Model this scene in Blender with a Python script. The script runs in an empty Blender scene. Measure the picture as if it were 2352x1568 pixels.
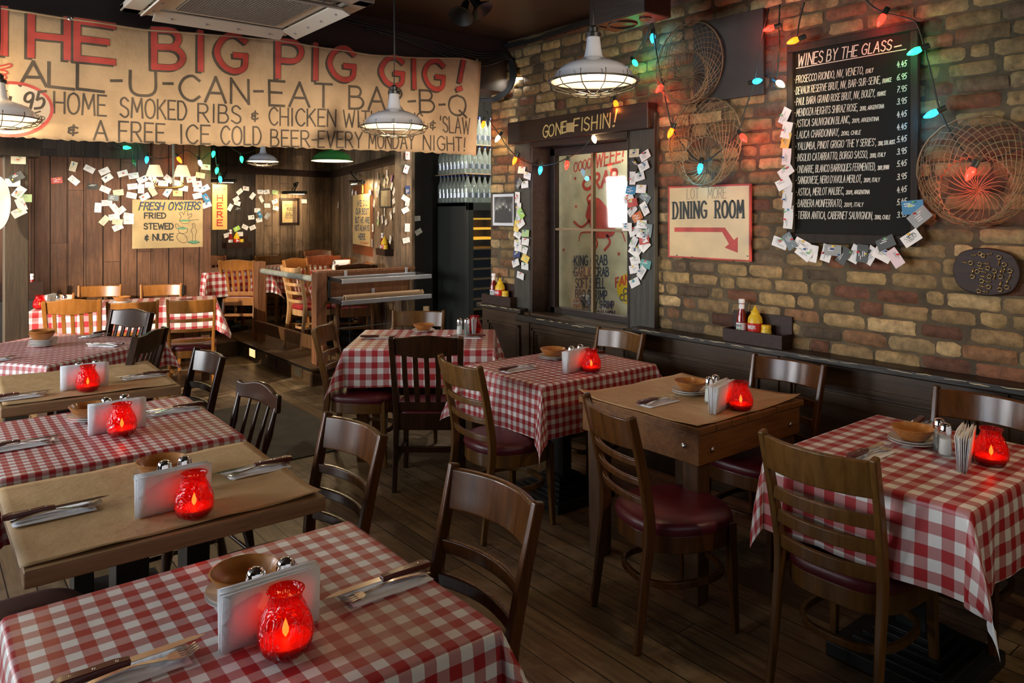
import bpy, bmesh, math, random
from mathutils import Vector, Matrix
R = math.radians
random.seed(7)
SC = bpy.context.scene
COL = SC.collection

# ---------------------------------------------------------------- camera (level, shifted lens)
F, HY, CAMH, YAW = 1720.0, 490.0, 1.623, math.atan(0.8)
SN, CS = math.sin(YAW), math.cos(YAW)
cd = bpy.data.cameras.new('camera'); cam = bpy.data.objects.new('camera', cd); COL.objects.link(cam)
cam.location = (0, 0, CAMH); cam.rotation_euler = (R(90), 0, -YAW)
cd.sensor_width = 36; cd.sensor_fit = 'HORIZONTAL'; cd.lens = F*36/2352
cd.shift_y = -(784-HY)/2352
cd.clip_start = .05
SC.camera = cam

# ---------------------------------------------------------------- world, exposure, daylight
w = bpy.data.worlds.new('world'); SC.world = w; w.use_nodes = True
w.node_tree.nodes['Background'].inputs[0].default_value = (.75, .85, 1, 1)
w.node_tree.nodes['Background'].inputs[1].default_value = .07
SC.view_settings.view_transform = 'Standard'; SC.view_settings.look = 'None'
SC.view_settings.exposure = 0.28; SC.view_settings.gamma = 1; SC.view_settings.use_curve_mapping = False
try:
    SC.cycles.use_denoising = True
    SC.cycles.max_bounces = 6; SC.cycles.transparent_max_bounces = 12
    SC.cycles.caustics_reflective = False; SC.cycles.caustics_refractive = False
    SC.cycles.sample_clamp_indirect = 4
except Exception: pass
def lamp(name, kind, loc, energy, color=(1,1,1), to=None, **kw):
    l = bpy.data.lights.new(name, kind); l.energy = energy; l.color = color
    for k, v in kw.items(): setattr(l, k, v)
    o = bpy.data.objects.new(name, l); COL.objects.link(o); o.location = loc
    if to is not None:
        o.rotation_euler = (Vector(to)-Vector(loc)).to_track_quat('-Z', 'Y').to_euler()
    return o
# near-level beam standing in for a strobe, through the added front opening
lamp('level_beam', 'SUN', (-2, -12, 1.8), 3.1, (1, .80, .60), to=(-2+.157*12, -12+.988*12, 1.86), angle=R(5))
# sunbeam through the left window on to the back tables
lamp('sunbeam', 'SPOT', (-2.9, 5.2, 2.75), 2200, (1, .86, .66), to=(1.7, 7.75, .55), spot_size=R(30), spot_blend=.25, shadow_soft_size=.05)
# daylight in the windows of the left wall
lamp('window_daylight', 'AREA', (-3.05, 3.3, 1.75), 96, (.84, .92, 1), to=(0, 3.3, 1.2), shape='RECTANGLE', size=1.7, size_y=1.6)
lamp('window_daylight', 'AREA', (-3.05, 6.2, 1.75), 165, (.95, .97, 1), to=(0, 6.2, 1.2), shape='RECTANGLE', size=1.7, size_y=1.6)
lamp('window_daylight', 'AREA', (-3.05, 10.2, 1.85), 45, (1, .97, .92), to=(0, 9.6, 1.6), shape='RECTANGLE', size=.62, size_y=1.0)
lamp('front_fill', 'AREA', (.6, -2.1, 1.7), 9, (.9, .95, 1), to=(1.6, 3, 1.0), shape='RECTANGLE', size=3.4, size_y=1.4)  # unseen area light at the front, added as soft fill

# ---------------------------------------------------------------- pixel -> point on a real plane
def ray(px, py):
    u = (px-1176)/F; v = (HY-py)/F
    return Vector((SN+u*CS, CS-u*SN, v))
CO = Vector((0, 0, CAMH))
class Plane:
    """a vertical plane through point o with horizontal direction a; n faces the camera"""
    def __init__(s, o, a):
        s.o = Vector(o); s.a = Vector(a).normalized(); s.n = Vector((s.a.y, -s.a.x, 0))
        if s.n.dot(CO-s.o) < 0: s.n = -s.n
        s.flip = s.a.cross(Vector((0,0,1))).dot(s.n)
    def at(s, px, py, off=0):
        r = ray(px, py); t = (s.o+s.n*off-CO).dot(s.n)/r.dot(s.n); return CO+r*t
    def uv(s, px, py, off=0):
        p = s.at(px, py, off)-s.o; return (p.dot(s.a), p.z+s.o.z)
    def pt(s, u, z, off=0):
        p = s.o+s.a*u+s.n*off; return Vector((p.x, p.y, z))
def atz(px, py, z):
    r = ray(px, py); return CO+r*((z-CAMH)/r.z)

# ---------------------------------------------------------------- materials
def newmat(name):
    m = bpy.data.materials.new(name); m.use_nodes = True
    nt = m.node_tree; return m, nt, nt.nodes['Principled BSDF']
def N(nt, t, **kw):
    n = nt.nodes.new(t)
    for k, v in kw.items(): setattr(n, k, v)
    return n
def plain(name, col, rough=.5, metal=0, spec=.5, bump=0, bscale=60, coat=0, var=0):
    m, nt, b = newmat(name)
    b.inputs['Base Color'].default_value = (*col, 1); b.inputs['Roughness'].default_value = rough
    b.inputs['Metallic'].default_value = metal; b.inputs['Specular IOR Level'].default_value = spec
    b.inputs['Coat Weight'].default_value = coat
    if bump or var:
        tc = N(nt, 'ShaderNodeTexCoord'); no = N(nt, 'ShaderNodeTexNoise'); no.inputs['Scale'].default_value = bscale; no.inputs['Detail'].default_value = 5
        nt.links.new(tc.outputs['Object'], no.inputs['Vector'])
        if bump:
            bp = N(nt, 'ShaderNodeBump'); bp.inputs['Strength'].default_value = bump; bp.inputs['Distance'].default_value = .01
            nt.links.new(no.outputs['Fac'], bp.inputs['Height']); nt.links.new(bp.outputs['Normal'], b.inputs['Normal'])
        if var:
            mx = N(nt, 'ShaderNodeMix', data_type='RGBA'); n2 = N(nt, 'ShaderNodeTexNoise'); n2.inputs['Scale'].default_value = 6; n2.inputs['Detail'].default_value = 6
            nt.links.new(tc.outputs['Object'], n2.inputs['Vector'])
            cr = N(nt, 'ShaderNodeValToRGB'); cr.color_ramp.elements[0].position = .35; cr.color_ramp.elements[1].position = .65
            nt.links.new(n2.outputs['Fac'], cr.inputs['Fac']); nt.links.new(cr.outputs['Color'], mx.inputs[0])
            mx.inputs[6].default_value = (*[c*(1-var) for c in col], 1); mx.inputs[7].default_value = (*[min(1, c*(1+var)) for c in col], 1)
            nt.links.new(mx.outputs[2], b.inputs['Base Color'])
    return m
def emit(name, col, s):
    m, nt, b = newmat(name)
    b.inputs['Base Color'].default_value = (*[min(1, c) for c in col], 1); b.inputs['Emission Color'].default_value = (*col, 1); b.inputs['Emission Strength'].default_value = s
    b.inputs['Roughness'].default_value = .2
    return m
def wood(name, c1, c2, rough=.35, axis='Z', scale=1.0, coat=0, planks=None, wear=None, bump=.25, seam=(.004, .003, .002), ends=2.4):
    """streaky wood; planks=(axis of the plank width, width): board seams and a tone per board"""
    m, nt, b = newmat(name); L = nt.links.new
    tc = N(nt, 'ShaderNodeTexCoord'); mp = N(nt, 'ShaderNodeMapping'); L(tc.outputs['Object'], mp.inputs['Vector'])
    sc = [14*scale]*3; sc['XYZ'.index(axis)] = 1.1*scale; mp.inputs['Scale'].default_value = sc
    sep = N(nt, 'ShaderNodeSeparateXYZ'); L(tc.outputs['Object'], sep.inputs[0])
    no = N(nt, 'ShaderNodeTexNoise'); no.inputs['Scale'].default_value = 3; no.inputs['Detail'].default_value = 7; no.inputs['Roughness'].default_value = .62; no.inputs['Distortion'].default_value = .6
    vec = mp.outputs['Vector']; seamfac = None; tone = None
    if planks:
        ax, wd = planks; pos = sep.outputs['XYZ'.index(ax)]
        dv = N(nt, 'ShaderNodeMath', operation='DIVIDE'); L(pos, dv.inputs[0]); dv.inputs[1].default_value = wd
        fl = N(nt, 'ShaderNodeMath', operation='FLOOR'); L(dv.outputs[0], fl.inputs[0])
        wn = N(nt, 'ShaderNodeTexWhiteNoise', noise_dimensions='1D'); L(fl.outputs[0], wn.inputs['W'])
        fr = N(nt, 'ShaderNodeMath', operation='SUBTRACT'); L(dv.outputs[0], fr.inputs[0]); L(fl.outputs[0], fr.inputs[1])
        pp = N(nt, 'ShaderNodeMath', operation='PINGPONG'); L(fr.outputs[0], pp.inputs[0]); pp.inputs[1].default_value = .5
        lt = N(nt, 'ShaderNodeMath', operation='LESS_THAN'); L(pp.outputs[0], lt.inputs[0]); lt.inputs[1].default_value = .0025/wd
        # butt ends
        lp = sep.outputs['XYZ'.index(axis)]
        ml = N(nt, 'ShaderNodeMath', operation='MULTIPLY_ADD'); L(wn.outputs['Value'], ml.inputs[0]); ml.inputs[1].default_value = ends; L(lp, ml.inputs[2])
        dv2 = N(nt, 'ShaderNodeMath', operation='DIVIDE'); L(ml.outputs[0], dv2.inputs[0]); dv2.inputs[1].default_value = ends
        f2 = N(nt, 'ShaderNodeMath', operation='FRACT'); L(dv2.outputs[0], f2.inputs[0])
        fl2 = N(nt, 'ShaderNodeMath', operation='FLOOR'); L(dv2.outputs[0], fl2.inputs[0])
        l2 = N(nt, 'ShaderNodeMath', operation='LESS_THAN'); L(f2.outputs[0], l2.inputs[0]); l2.inputs[1].default_value = .004/ends
        mxx = N(nt, 'ShaderNodeMath', operation='MAXIMUM'); L(lt.outputs[0], mxx.inputs[0]); L(l2.outputs[0], mxx.inputs[1]); seamfac = mxx.outputs[0]
        cb = N(nt, 'ShaderNodeCombineXYZ'); L(fl.outputs[0], cb.inputs[0]); L(fl2.outputs[0], cb.inputs[1])
        w2 = N(nt, 'ShaderNodeTexWhiteNoise', noise_dimensions='3D'); L(cb.outputs[0], w2.inputs['Vector']); tone = w2.outputs['Value']
        va = N(nt, 'ShaderNodeVectorMath', operation='MULTIPLY_ADD'); L(w2.outputs['Color'], va.inputs[0]); va.inputs[1].default_value = (9, 9, 9); L(vec, va.inputs[2]); vec = va.outputs[0]
    L(vec, no.inputs['Vector'])
    cr = N(nt, 'ShaderNodeValToRGB'); e = cr.color_ramp.elements
    e[0].position = .3; e[0].color = (*c1, 1); e[1].position = .72; e[1].color = (*c2, 1); L(no.outputs['Fac'], cr.inputs['Fac'])
    col = cr.outputs['Color']
    if tone is not None:
        mr = N(nt, 'ShaderNodeMapRange'); L(tone, mr.inputs['Value']); mr.inputs['To Min'].default_value = .62; mr.inputs['To Max'].default_value = 1.3
        vm = N(nt, 'ShaderNodeVectorMath', operation='SCALE'); L(col, vm.inputs[0]); L(mr.outputs[0], vm.inputs['Scale']); col = vm.outputs[0]
    if wear:
        n3 = N(nt, 'ShaderNodeTexNoise'); n3.inputs['Scale'].default_value = 2.2; n3.inputs['Detail'].default_value = 8; n3.inputs['Roughness'].default_value = .7; L(tc.outputs['Object'], n3.inputs['Vector'])
        c3 = N(nt, 'ShaderNodeValToRGB'); c3.color_ramp.elements[0].position = .5; c3.color_ramp.elements[1].position = .68; L(n3.outputs['Fac'], c3.inputs['Fac'])
        mx = N(nt, 'ShaderNodeMix', data_type='RGBA'); L(c3.outputs['Color'], mx.inputs[0]); L(col, mx.inputs[6]); mx.inputs[7].default_value = (*wear, 1); col = mx.outputs[2]
    if seamfac is not None:
        mx = N(nt, 'ShaderNodeMix', data_type='RGBA'); L(seamfac, mx.inputs[0]); L(col, mx.inputs[6]); mx.inputs[7].default_value = (*seam, 1); col = mx.outputs[2]
    L(col, b.inputs['Base Color']); b.inputs['Specular IOR Level'].default_value = .36; b.inputs['Roughness'].default_value = rough; b.inputs['Coat Weight'].default_value = coat; b.inputs['Coat Roughness'].default_value = .15
    if bump:
        bp = N(nt, 'ShaderNodeBump'); bp.inputs['Strength'].default_value = bump; bp.inputs['Distance'].default_value = .004
        if seamfac is not None:
            sb = N(nt, 'ShaderNodeMath', operation='SUBTRACT'); L(no.outputs['Fac'], sb.inputs[0]); L(seamfac, sb.inputs[1]); L(sb.outputs[0], bp.inputs['Height'])
        else: L(no.outputs['Fac'], bp.inputs['Height'])
        L(bp.outputs['Normal'], b.inputs['Normal'])
    return m
def gingham(name, period, red=(.36, .020, .024), white=(.74, .72, .69)):
    m, nt, b = newmat(name); L = nt.links.new
    uv = N(nt, 'ShaderNodeUVMap'); sep = N(nt, 'ShaderNodeSeparateXYZ'); L(uv.outputs[0], sep.inputs[0])
    outs = []
    for k in (0, 1):
        d = N(nt, 'ShaderNodeMath', operation='DIVIDE'); L(sep.outputs[k], d.inputs[0]); d.inputs[1].default_value = period
        f = N(nt, 'ShaderNodeMath', operation='FRACT'); L(d.outputs[0], f.inputs[0])
        g = N(nt, 'ShaderNodeMath', operation='GREATER_THAN'); L(f.outputs[0], g.inputs[0]); g.inputs[1].default_value = .5
        outs.append(g.outputs[0])
    # woven pink cells: thread speckle
    no = N(nt, 'ShaderNodeTexNoise'); no.inputs['Scale'].default_value = 900; no.inputs['Detail'].default_value = 2; L(uv.outputs[0], no.inputs['Vector'])
    ad = N(nt, 'ShaderNodeMath', operation='ADD'); L(outs[0], ad.inputs[0]); L(outs[1], ad.inputs[1])
    hf = N(nt, 'ShaderNodeMath', operation='MULTIPLY'); L(ad.outputs[0], hf.inputs[0]); hf.inputs[1].default_value = .5
    # .5 -> .5 + speckle
    cmp = N(nt, 'ShaderNodeMath', operation='COMPARE'); L(hf.outputs[0], cmp.inputs[0]); cmp.inputs[1].default_value = .5; cmp.inputs[2].default_value = .1
    s2 = N(nt, 'ShaderNodeMath', operation='MULTIPLY_ADD'); L(no.outputs['Fac'], s2.inputs[0]); s2.inputs[1].default_value = .8; s2.inputs[2].default_value = -.18
    ms = N(nt, 'ShaderNodeMath', operation='MULTIPLY_ADD'); L(cmp.outputs[0], ms.inputs[0]); L(s2.outputs[0], ms.inputs[1]); L(hf.outputs[0], ms.inputs[2]); ms.use_clamp = True
    mx = N(nt, 'ShaderNodeMix', data_type='RGBA'); L(ms.outputs[0], mx.inputs[0]); mx.inputs[6].default_value = (*white, 1); mx.inputs[7].default_value = (*red, 1)
    # plain white underside
    ge = N(nt, 'ShaderNodeNewGeometry'); m2 = N(nt, 'ShaderNodeMix', data_type='RGBA'); L(ge.outputs['Backfacing'], m2.inputs[0]); L(mx.outputs[2], m2.inputs[6]); m2.inputs[7].default_value = (.78, .79, .82, 1)
    L(m2.outputs[2], b.inputs['Base Color']); b.inputs['Roughness'].default_value = .38; b.inputs['Specular IOR Level'].default_value = .45
    n2 = N(nt, 'ShaderNodeTexNoise'); n2.inputs['Scale'].default_value = 9; n2.inputs['Detail'].default_value = 3; L(uv.outputs[0], n2.inputs['Vector'])
    bp = N(nt, 'ShaderNodeBump'); bp.inputs['Strength'].default_value = .22; bp.inputs['Distance'].default_value = .012; L(n2.outputs['Fac'], bp.inputs['Height']); L(bp.outputs['Normal'], b.inputs['Normal'])
    return m
def glassmat(name, col, alpha=.25, rough=.03, milk=0):
    """cheap clear glass: see-through tinted film with a glossy surface"""
    m = bpy.data.materials.new(name); m.use_nodes = True; nt = m.node_tree; nt.nodes.clear(); L = nt.links.new
    out = N(nt, 'ShaderNodeOutputMaterial'); tr = N(nt, 'ShaderNodeBsdfTransparent'); tr.inputs[0].default_value = (*col, 1)
    gl = N(nt, 'ShaderNodeBsdfGlossy'); gl.inputs['Roughness'].default_value = rough; gl.inputs[0].default_value = (1, 1, 1, 1)
    fr = N(nt, 'ShaderNodeFresnel'); fr.inputs[0].default_value = 1.5
    ge = N(nt, 'ShaderNodeNewGeometry'); iv = N(nt, 'ShaderNodeMath', operation='SUBTRACT'); iv.inputs[0].default_value = 1; L(ge.outputs['Backfacing'], iv.inputs[1])
    a0 = N(nt, 'ShaderNodeMath', operation='ADD', use_clamp=True); L(fr.outputs[0], a0.inputs[0]); a0.inputs[1].default_value = alpha
    ad = N(nt, 'ShaderNodeMath', operation='MULTIPLY'); L(a0.outputs[0], ad.inputs[0]); L(iv.outputs[0], ad.inputs[1])
    mx = N(nt, 'ShaderNodeMixShader'); L(ad.outputs[0], mx.inputs[0]); L(tr.outputs[0], mx.inputs[1]); L(gl.outputs[0], mx.inputs[2]); L(mx.outputs[0], out.inputs[0])
    if milk:
        df = N(nt, 'ShaderNodeBsdfTranslucent'); df.inputs[0].default_value = (.8, .9, .83, 1); d2 = N(nt, 'ShaderNodeBsdfDiffuse'); d2.inputs[0].default_value = (.8, .9, .83, 1)
        m0 = N(nt, 'ShaderNodeMixShader'); L(df.outputs[0], m0.inputs[1]); L(d2.outputs[0], m0.inputs[2])
        m2 = N(nt, 'ShaderNodeMixShader'); m2.inputs[0].default_value = milk; L(mx.outputs[0], m2.inputs[1]); L(m0.outputs[0], m2.inputs[2]); L(m2.outputs[0], out.inputs[0])
    return m

M = {}
M['walnut'] = wood('walnut', (.046, .0155, .0035), (.105, .038, .0085), .22, coat=.0, bump=.06)
M['olivewood'] = wood('olivewood', (.082, .035, .008), (.150, .068, .017), .25, coat=.0, bump=.06)
M['darkwood'] = wood('darkwood', (.016, .006, .0025), (.036, .014, .005), .22, coat=.0, bump=.05)
M['honeywood'] = wood('honeywood', (.22, .078, .014), (.33, .13, .028), .28, coat=.1, bump=.05)
M['redwood'] = wood('redwood', (.12, .028, .009), (.22, .06, .018), .32, coat=.3, bump=.05)
M['mapleleg'] = wood('mapleleg', (.36, .19, .075), (.5, .29, .13), .4, bump=.05)
M['oldtable'] = wood('oldtable', (.11, .040, .010), (.24, .10, .026), .4, axis='X', bump=.3)
M['oldleg'] = wood('oldleg', (.045, .02, .008), (.12, .055, .02), .45, axis='Z', bump=.3)
M['slab'] = wood('slab', (.16, .09, .04), (.30, .18, .09), .45, axis='X', bump=.15)
M['black'] = plain('black', (.008, .009, .008), .4)
M['blackmatte'] = plain('blackmatte', (.012, .011, .010), .75)
M['vinyl'] = plain('vinyl', (.085, .008, .014), .33, spec=.5, bump=.08, bscale=400)
M['vinylred'] = plain('vinylred', (.24, .016, .018), .35)
M['vinyldark'] = plain('vinyldark', (.045, .014, .012), .4)
M['paper'] = plain('paper', (.46, .30, .145), .55, bump=.5, bscale=14, var=.06)
M['white'] = plain('white', (.82, .82, .83), .7)
M['napkin'] = plain('napkin', (.84, .84, .86), .85, bump=.3, bscale=40)
M['china'] = plain('china', (.8, .78, .74), .15, coat=.4)
M['bowl'] = wood('bowl', (.30, .105, .022), (.48, .20, .05), .3, axis='X', coat=.4, bump=.05)
M['steel'] = plain('steel', (.75, .73, .70), .14, metal=1)
M['chrome'] = plain('chrome', (.8, .8, .8), .07, metal=1)
M['alu'] = plain('alu', (.48, .49, .52), .35, metal=.6)
M['handle'] = wood('handle', (.06, .010, .008), (.13, .025, .018), .3, axis='X', coat=.4, bump=.05)
M['brass'] = plain('brass', (.45, .32, .13), .35, metal=1)
M['enamel'] = plain('enamel', (.40, .42, .47), .16, coat=.6)
M['enamelin'] = plain('enamelin', (.72, .69, .62), .4)
M['greenenamel'] = plain('greenenamel', (.03, .16, .04), .2, coat=.6)
M['wire'] = plain('wire', (.07, .06, .05), .4, metal=.5)
M['rustwire'] = plain('rustwire', (.27, .19, .10), .6, metal=.3)
M['cord'] = plain('cord', (.012, .02, .014), .5)
M['cordback'] = plain('cordback', (.02, .02, .02), .5)
M['beam'] = plain('beam', (.022, .013, .013), .55, bump=.1, bscale=20)
M['ceil'] = plain('ceil', (.035, .02, .011), .5, bump=.15, bscale=8, var=.2)
M['wains'] = wood('wains', (.030, .016, .007), (.066, .037, .016), .38, axis='Y', coat=.0, bump=.15)
M['chipped'] = wood('chipped', (.012, .009, .006), (.03, .022, .014), .4, axis='Y', bump=.5, wear=(.012, .009, .006))
M['barewood'] = plain('barewood', (.52, .42, .24), .7, bump=.4)
M['framewood'] = wood('framewood', (.028, .026, .019), (.065, .06, .045), .5, axis='Z', bump=.4)
M['lintel'] = wood('lintel', (.014, .008, .006), (.035, .02, .014), .4, axis='Y', bump=.3)
M['canvas'] = plain('canvas', (.52, .37, .215), .85, bump=.35, bscale=25, var=.12)
M['redpaint'] = plain('redpaint', (.50, .06, .045), .6, var=.3)
M['inkpaint'] = plain('inkpaint', (.085, .066, .046), .7, var=.5)
M['blackpaint'] = plain('blackpaint', (.02, .025, .022), .6)
M['faintpaint'] = plain('faintpaint', (.33, .25, .15), .7)
M['cream'] = plain('cream', (.64, .47, .23), .4, var=.1)
M['oldcream'] = plain('oldcream', (.50, .37, .17), .5, var=.14)
M['yellow'] = plain('yellow', (.75, .50, .02), .4)
M['yellowsign'] = plain('yellowsign', (.72, .50, .16), .45)
M['red'] = plain('red', (.55, .02, .015), .3)
M['ketchup'] = plain('ketchup', (.22, .012, .008), .12, coat=.5)
M['blue'] = plain('blue', (.02, .09, .3), .4)
M['bluepaint'] = plain('bluepaint', (.035, .06, .12), .6)
M['green'] = plain('green', (.12, .42, .16), .5)
M['chalk'] = plain('chalk', (.78, .74, .62), .8)
M['board'] = plain('board', (.011, .011, .009), .75, spec=.2)
M['boardframe'] = wood('boardframe', (.012, .008, .005), (.03, .02, .013), .7, axis='Z', bump=.2)
M['plaque'] = wood('plaque', (.014, .0055, .003), (.040, .015, .007), .55, axis='Y', coat=.0, bump=.2)
M['sheet'] = plain('sheet', (.03, .024, .017), .55, metal=.0, bump=.1, bscale=5, var=.2)
M['fridge'] = plain('fridge', (.022, .026, .023), .42, bump=.05)
M['bottle'] = glassmat('bottle', (.93, .96, .94), .10, milk=.26)
M['bluecap'] = plain('bluecap', (.01, .03, .16), .3)
M['pane'] = glassmat('pane', (.92, .93, .90), .05)
M['postwood'] = wood('postwood', (.027, .018, .010), (.058, .038, .021), .75, axis='Z', bump=.5)
M['railpost'] = wood('railpost', (.085, .03, .012), (.19, .08, .032), .5, axis='Z', bump=.4)
M['plankdark'] = wood('plankdark', (.05, .026, .015), (.105, .06, .036), .6, axis='Y', bump=.3)
M['pipe'] = plain('pipe', (.20, .21, .18), .55, var=.2)
M['cardboard'] = plain('cardboard', (.42, .27, .15), .8)
M['acwhite'] = plain('acwhite', (.62, .58, .50), .45)
M['acgrille'] = plain('acgrille', (.30, .28, .25), .5)
M['shade'] = plain('shade', (.85, .75, .5), .8)
def redglass():
    m = bpy.data.materials.new('redglass'); m.use_nodes = True; nt = m.node_tree; nt.nodes.clear(); L = nt.links.new
    out = N(nt, 'ShaderNodeOutputMaterial')
    tr = N(nt, 'ShaderNodeBsdfTransparent'); tr.inputs[0].default_value = (.88, .16, .10, 1)
    tl = N(nt, 'ShaderNodeBsdfTranslucent'); tl.inputs[0].default_value = (.95, .03, .03, 1)
    df = N(nt, 'ShaderNodeBsdfDiffuse'); df.inputs[0].default_value = (.5, .004, .01, 1)
    gl = N(nt, 'ShaderNodeBsdfGlossy'); gl.inputs['Roughness'].default_value = .06
    tc = N(nt, 'ShaderNodeTexCoord'); no = N(nt, 'ShaderNodeTexNoise'); no.inputs['Scale'].default_value = 26; no.inputs['Distortion'].default_value = 3.0; no.inputs['Detail'].default_value = 1
    mp = N(nt, 'ShaderNodeMapping'); mp.inputs['Scale'].default_value = (1, 1, .55); L(tc.outputs['Object'], mp.inputs[0]); L(mp.outputs[0], no.inputs['Vector'])
    bp = N(nt, 'ShaderNodeBump'); bp.inputs['Strength'].default_value = .9; bp.inputs['Distance'].default_value = .012; L(no.outputs['Fac'], bp.inputs['Height'])
    for s in (tl, df, gl): L(bp.outputs[0], s.inputs['Normal'])
    a = N(nt, 'ShaderNodeMixShader'); a.inputs[0].default_value = .5; L(tl.outputs[0], a.inputs[1]); L(df.outputs[0], a.inputs[2])
    b = N(nt, 'ShaderNodeMixShader'); b.inputs[0].default_value = .20; L(tr.outputs[0], b.inputs[1]); L(a.outputs[0], b.inputs[2])
    fr = N(nt, 'ShaderNodeFresnel'); fr.inputs[0].default_value = 1.5; L(bp.outputs[0], fr.inputs['Normal'])
    ge = N(nt, 'ShaderNodeNewGeometry'); iv = N(nt, 'ShaderNodeMath', operation='SUBTRACT', use_clamp=True); L(fr.outputs[0], iv.inputs[0]); L(ge.outputs['Backfacing'], iv.inputs[1])
    c = N(nt, 'ShaderNodeMixShader'); L(iv.outputs[0], c.inputs[0]); L(b.outputs[0], c.inputs[1]); L(gl.outputs[0], c.inputs[2]); L(c.outputs[0], out.inputs[0])
    return m
M['redglass'] = redglass()
M['flame'] = emit('flame', (1, .7, .2), 26)
M['lampglow'] = emit('lampglow', (1, .88, .62), 9)
BULB = {k: emit('bulb_'+k, c, s) for k, (c, s) in dict(red=((1, .012, .006), 9), orange=((1, .07, .003), 8), white=((1, .72, .36), 9), blue=((.02, .42, .85), 3.2), green=((.02, .75, .22), 3.5)).items()}

# ---------------------------------------------------------------- mesh building
class MB:
    def __init__(s): s.v = []; s.f = []; s.uv = None; s.mi = None
    def add(s, vs, fs):
        b = len(s.v); s.v += [Vector(v) for v in vs]; s.f += [tuple(i+b for i in f) for f in fs]; return s
    def box(s, c, d, rz=0, m=None):
        x, y, z = (k/2 for k in d); vs = [Vector((a*x, b*y, e*z)) for e in (-1, 1) for b in (-1, 1) for a in (-1, 1)]
        if m is None: m = Matrix.Rotation(rz, 3, 'Z')
        return s.add([m @ v+Vector(c) for v in vs], [(0, 2, 3, 1), (4, 5, 7, 6), (0, 1, 5, 4), (2, 6, 7, 3), (0, 4, 6, 2), (1, 3, 7, 5)])
    def lathe(s, prof, n=24, c=(0, 0, 0), cap=True, m=None):
        c = Vector(c); vs = []; fs = []
        for r, z in prof:
            for i in range(n):
                a = 2*math.pi*i/n; p = Vector((r*math.cos(a), r*math.sin(a), z)); vs.append((m @ p if m else p)+c)
        for k in range(len(prof)-1):
            for i in range(n): j = (i+1) % n; fs.append((k*n+i, k*n+j, (k+1)*n+j, (k+1)*n+i))
        if cap:
            fs.append(tuple(range(n-1, -1, -1))); fs.append(tuple((len(prof)-1)*n+i for i in range(n)))
        return s.add(vs, fs)
    def sweep(s, pts, prof, up=(0, 0, 1), closed=False, scale=None):
        """sweep a 2D outline (side, up) along a path"""
        pts = [Vector(p) for p in pts]; n = len(prof); k = len(pts); vs = []; fs = []; up = Vector(up)
        for i, p in enumerate(pts):
            if closed: t = pts[(i+1) % k]-pts[i-1]
            else: t = pts[min(i+1, k-1)]-pts[max(i-1, 0)]
            t.normalize(); sd = t.cross(up)
            if sd.length < 1e-5: sd = t.cross(Vector((1, 0, 0)) if abs(t.x) < .9 else Vector((0, 1, 0)))
            sd.normalize(); u2 = sd.cross(t); q = 1 if scale is None else scale[i]
            for a, b in prof: vs.append(p+sd*a*q+u2*b*q)
        for i in range(k if closed else k-1):
            for j in range(n):
                j2 = (j+1) % n; i2 = (i+1) % k; fs.append((i*n+j, i*n+j2, i2*n+j2, i2*n+j))
        if not closed: fs.append(tuple(range(n-1, -1, -1))); fs.append(tuple((k-1)*n+j for j in range(n)))
        return s.add(vs, fs)
    def tube(s, pts, r, n=8, closed=False, scale=None):
        return s.sweep(pts, [(r*math.cos(2*math.pi*i/n), r*math.sin(2*math.pi*i/n)) for i in range(n)], closed=closed, scale=scale)
    def bar(s, pts, a, b, up=(0, 0, 1), closed=False, scale=None):
        return s.sweep(pts, [(-a/2, -b/2), (a/2, -b/2), (a/2, b/2), (-a/2, b/2)], up=up, closed=closed, scale=scale)
    def loop_prism(s, outline, z0, z1, m=None):
        n = len(outline); vs = [Vector((x, y, z0)) for x, y in outline]+[Vector((x, y, z1)) for x, y in outline]
        if m: vs = [m @ v for v in vs]
        return s.add(vs, [tuple(range(n-1, -1, -1)), tuple(range(n, 2*n))]+[(i, (i+1) % n, n+(i+1) % n, n+i) for i in range(n)])
    def mesh(s, name, mat, smooth=False):
        me = bpy.data.meshes.new(name); me.from_pydata(s.v, [], s.f)
        if mat is not None: me.materials.append(M[mat] if isinstance(mat, str) else mat)
        if s.uv:
            l = me.uv_layers.new(name='UVMap'); flat = []
            for p in me.polygons:
                for vi in p.vertices: flat += list(s.uv[vi])
            l.data.foreach_set('uv', flat)
        bm = bmesh.new(); bm.from_mesh(me); bmesh.ops.recalc_face_normals(bm, faces=bm.faces) if not s.uv else None; bm.to_mesh(me); bm.free()
        if smooth:
            me.polygons.foreach_set('use_smooth', [True]*len(me.polygons))
            if smooth is not True: me.set_sharp_from_angle(angle=R(smooth))
        return me
def ob(name, mb, mat, parent=None, bev=0, smooth=False, world=False, seg=2):
    """link one mesh object; world=True: the vertices are world points, made relative to the parent Empty"""
    if world and parent is not None:
        inv = Matrix.Rotation(-parent.rotation_euler.z, 3, 'Z'); l = parent.location
        mb.v = [inv @ (v-l) for v in mb.v]
    o = bpy.data.objects.new(name, mb.mesh(name, mat, smooth)); COL.objects.link(o); o.parent = parent
    if bev:
        md = o.modifiers.new('bevel', 'BEVEL'); md.width = bev; md.segments = seg; md.limit_method = 'ANGLE'; md.angle_limit = R(40)
        o.data.polygons.foreach_set('use_smooth', [True]*len(o.data.polygons)); md.harden_normals = True
    return o
def tag(o, label, cat, group=None):
    o['label'] = label; o['category'] = cat
    if group: o['group'] = group
    return o
def thing(name, label, cat, loc=(0, 0, 0), rz=0, group=None):
    o = bpy.data.objects.new(name, None); COL.objects.link(o); o.location = loc; o.rotation_euler = (0, 0, rz); o.empty_display_size = .05
    return tag(o, label, cat, group)
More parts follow.
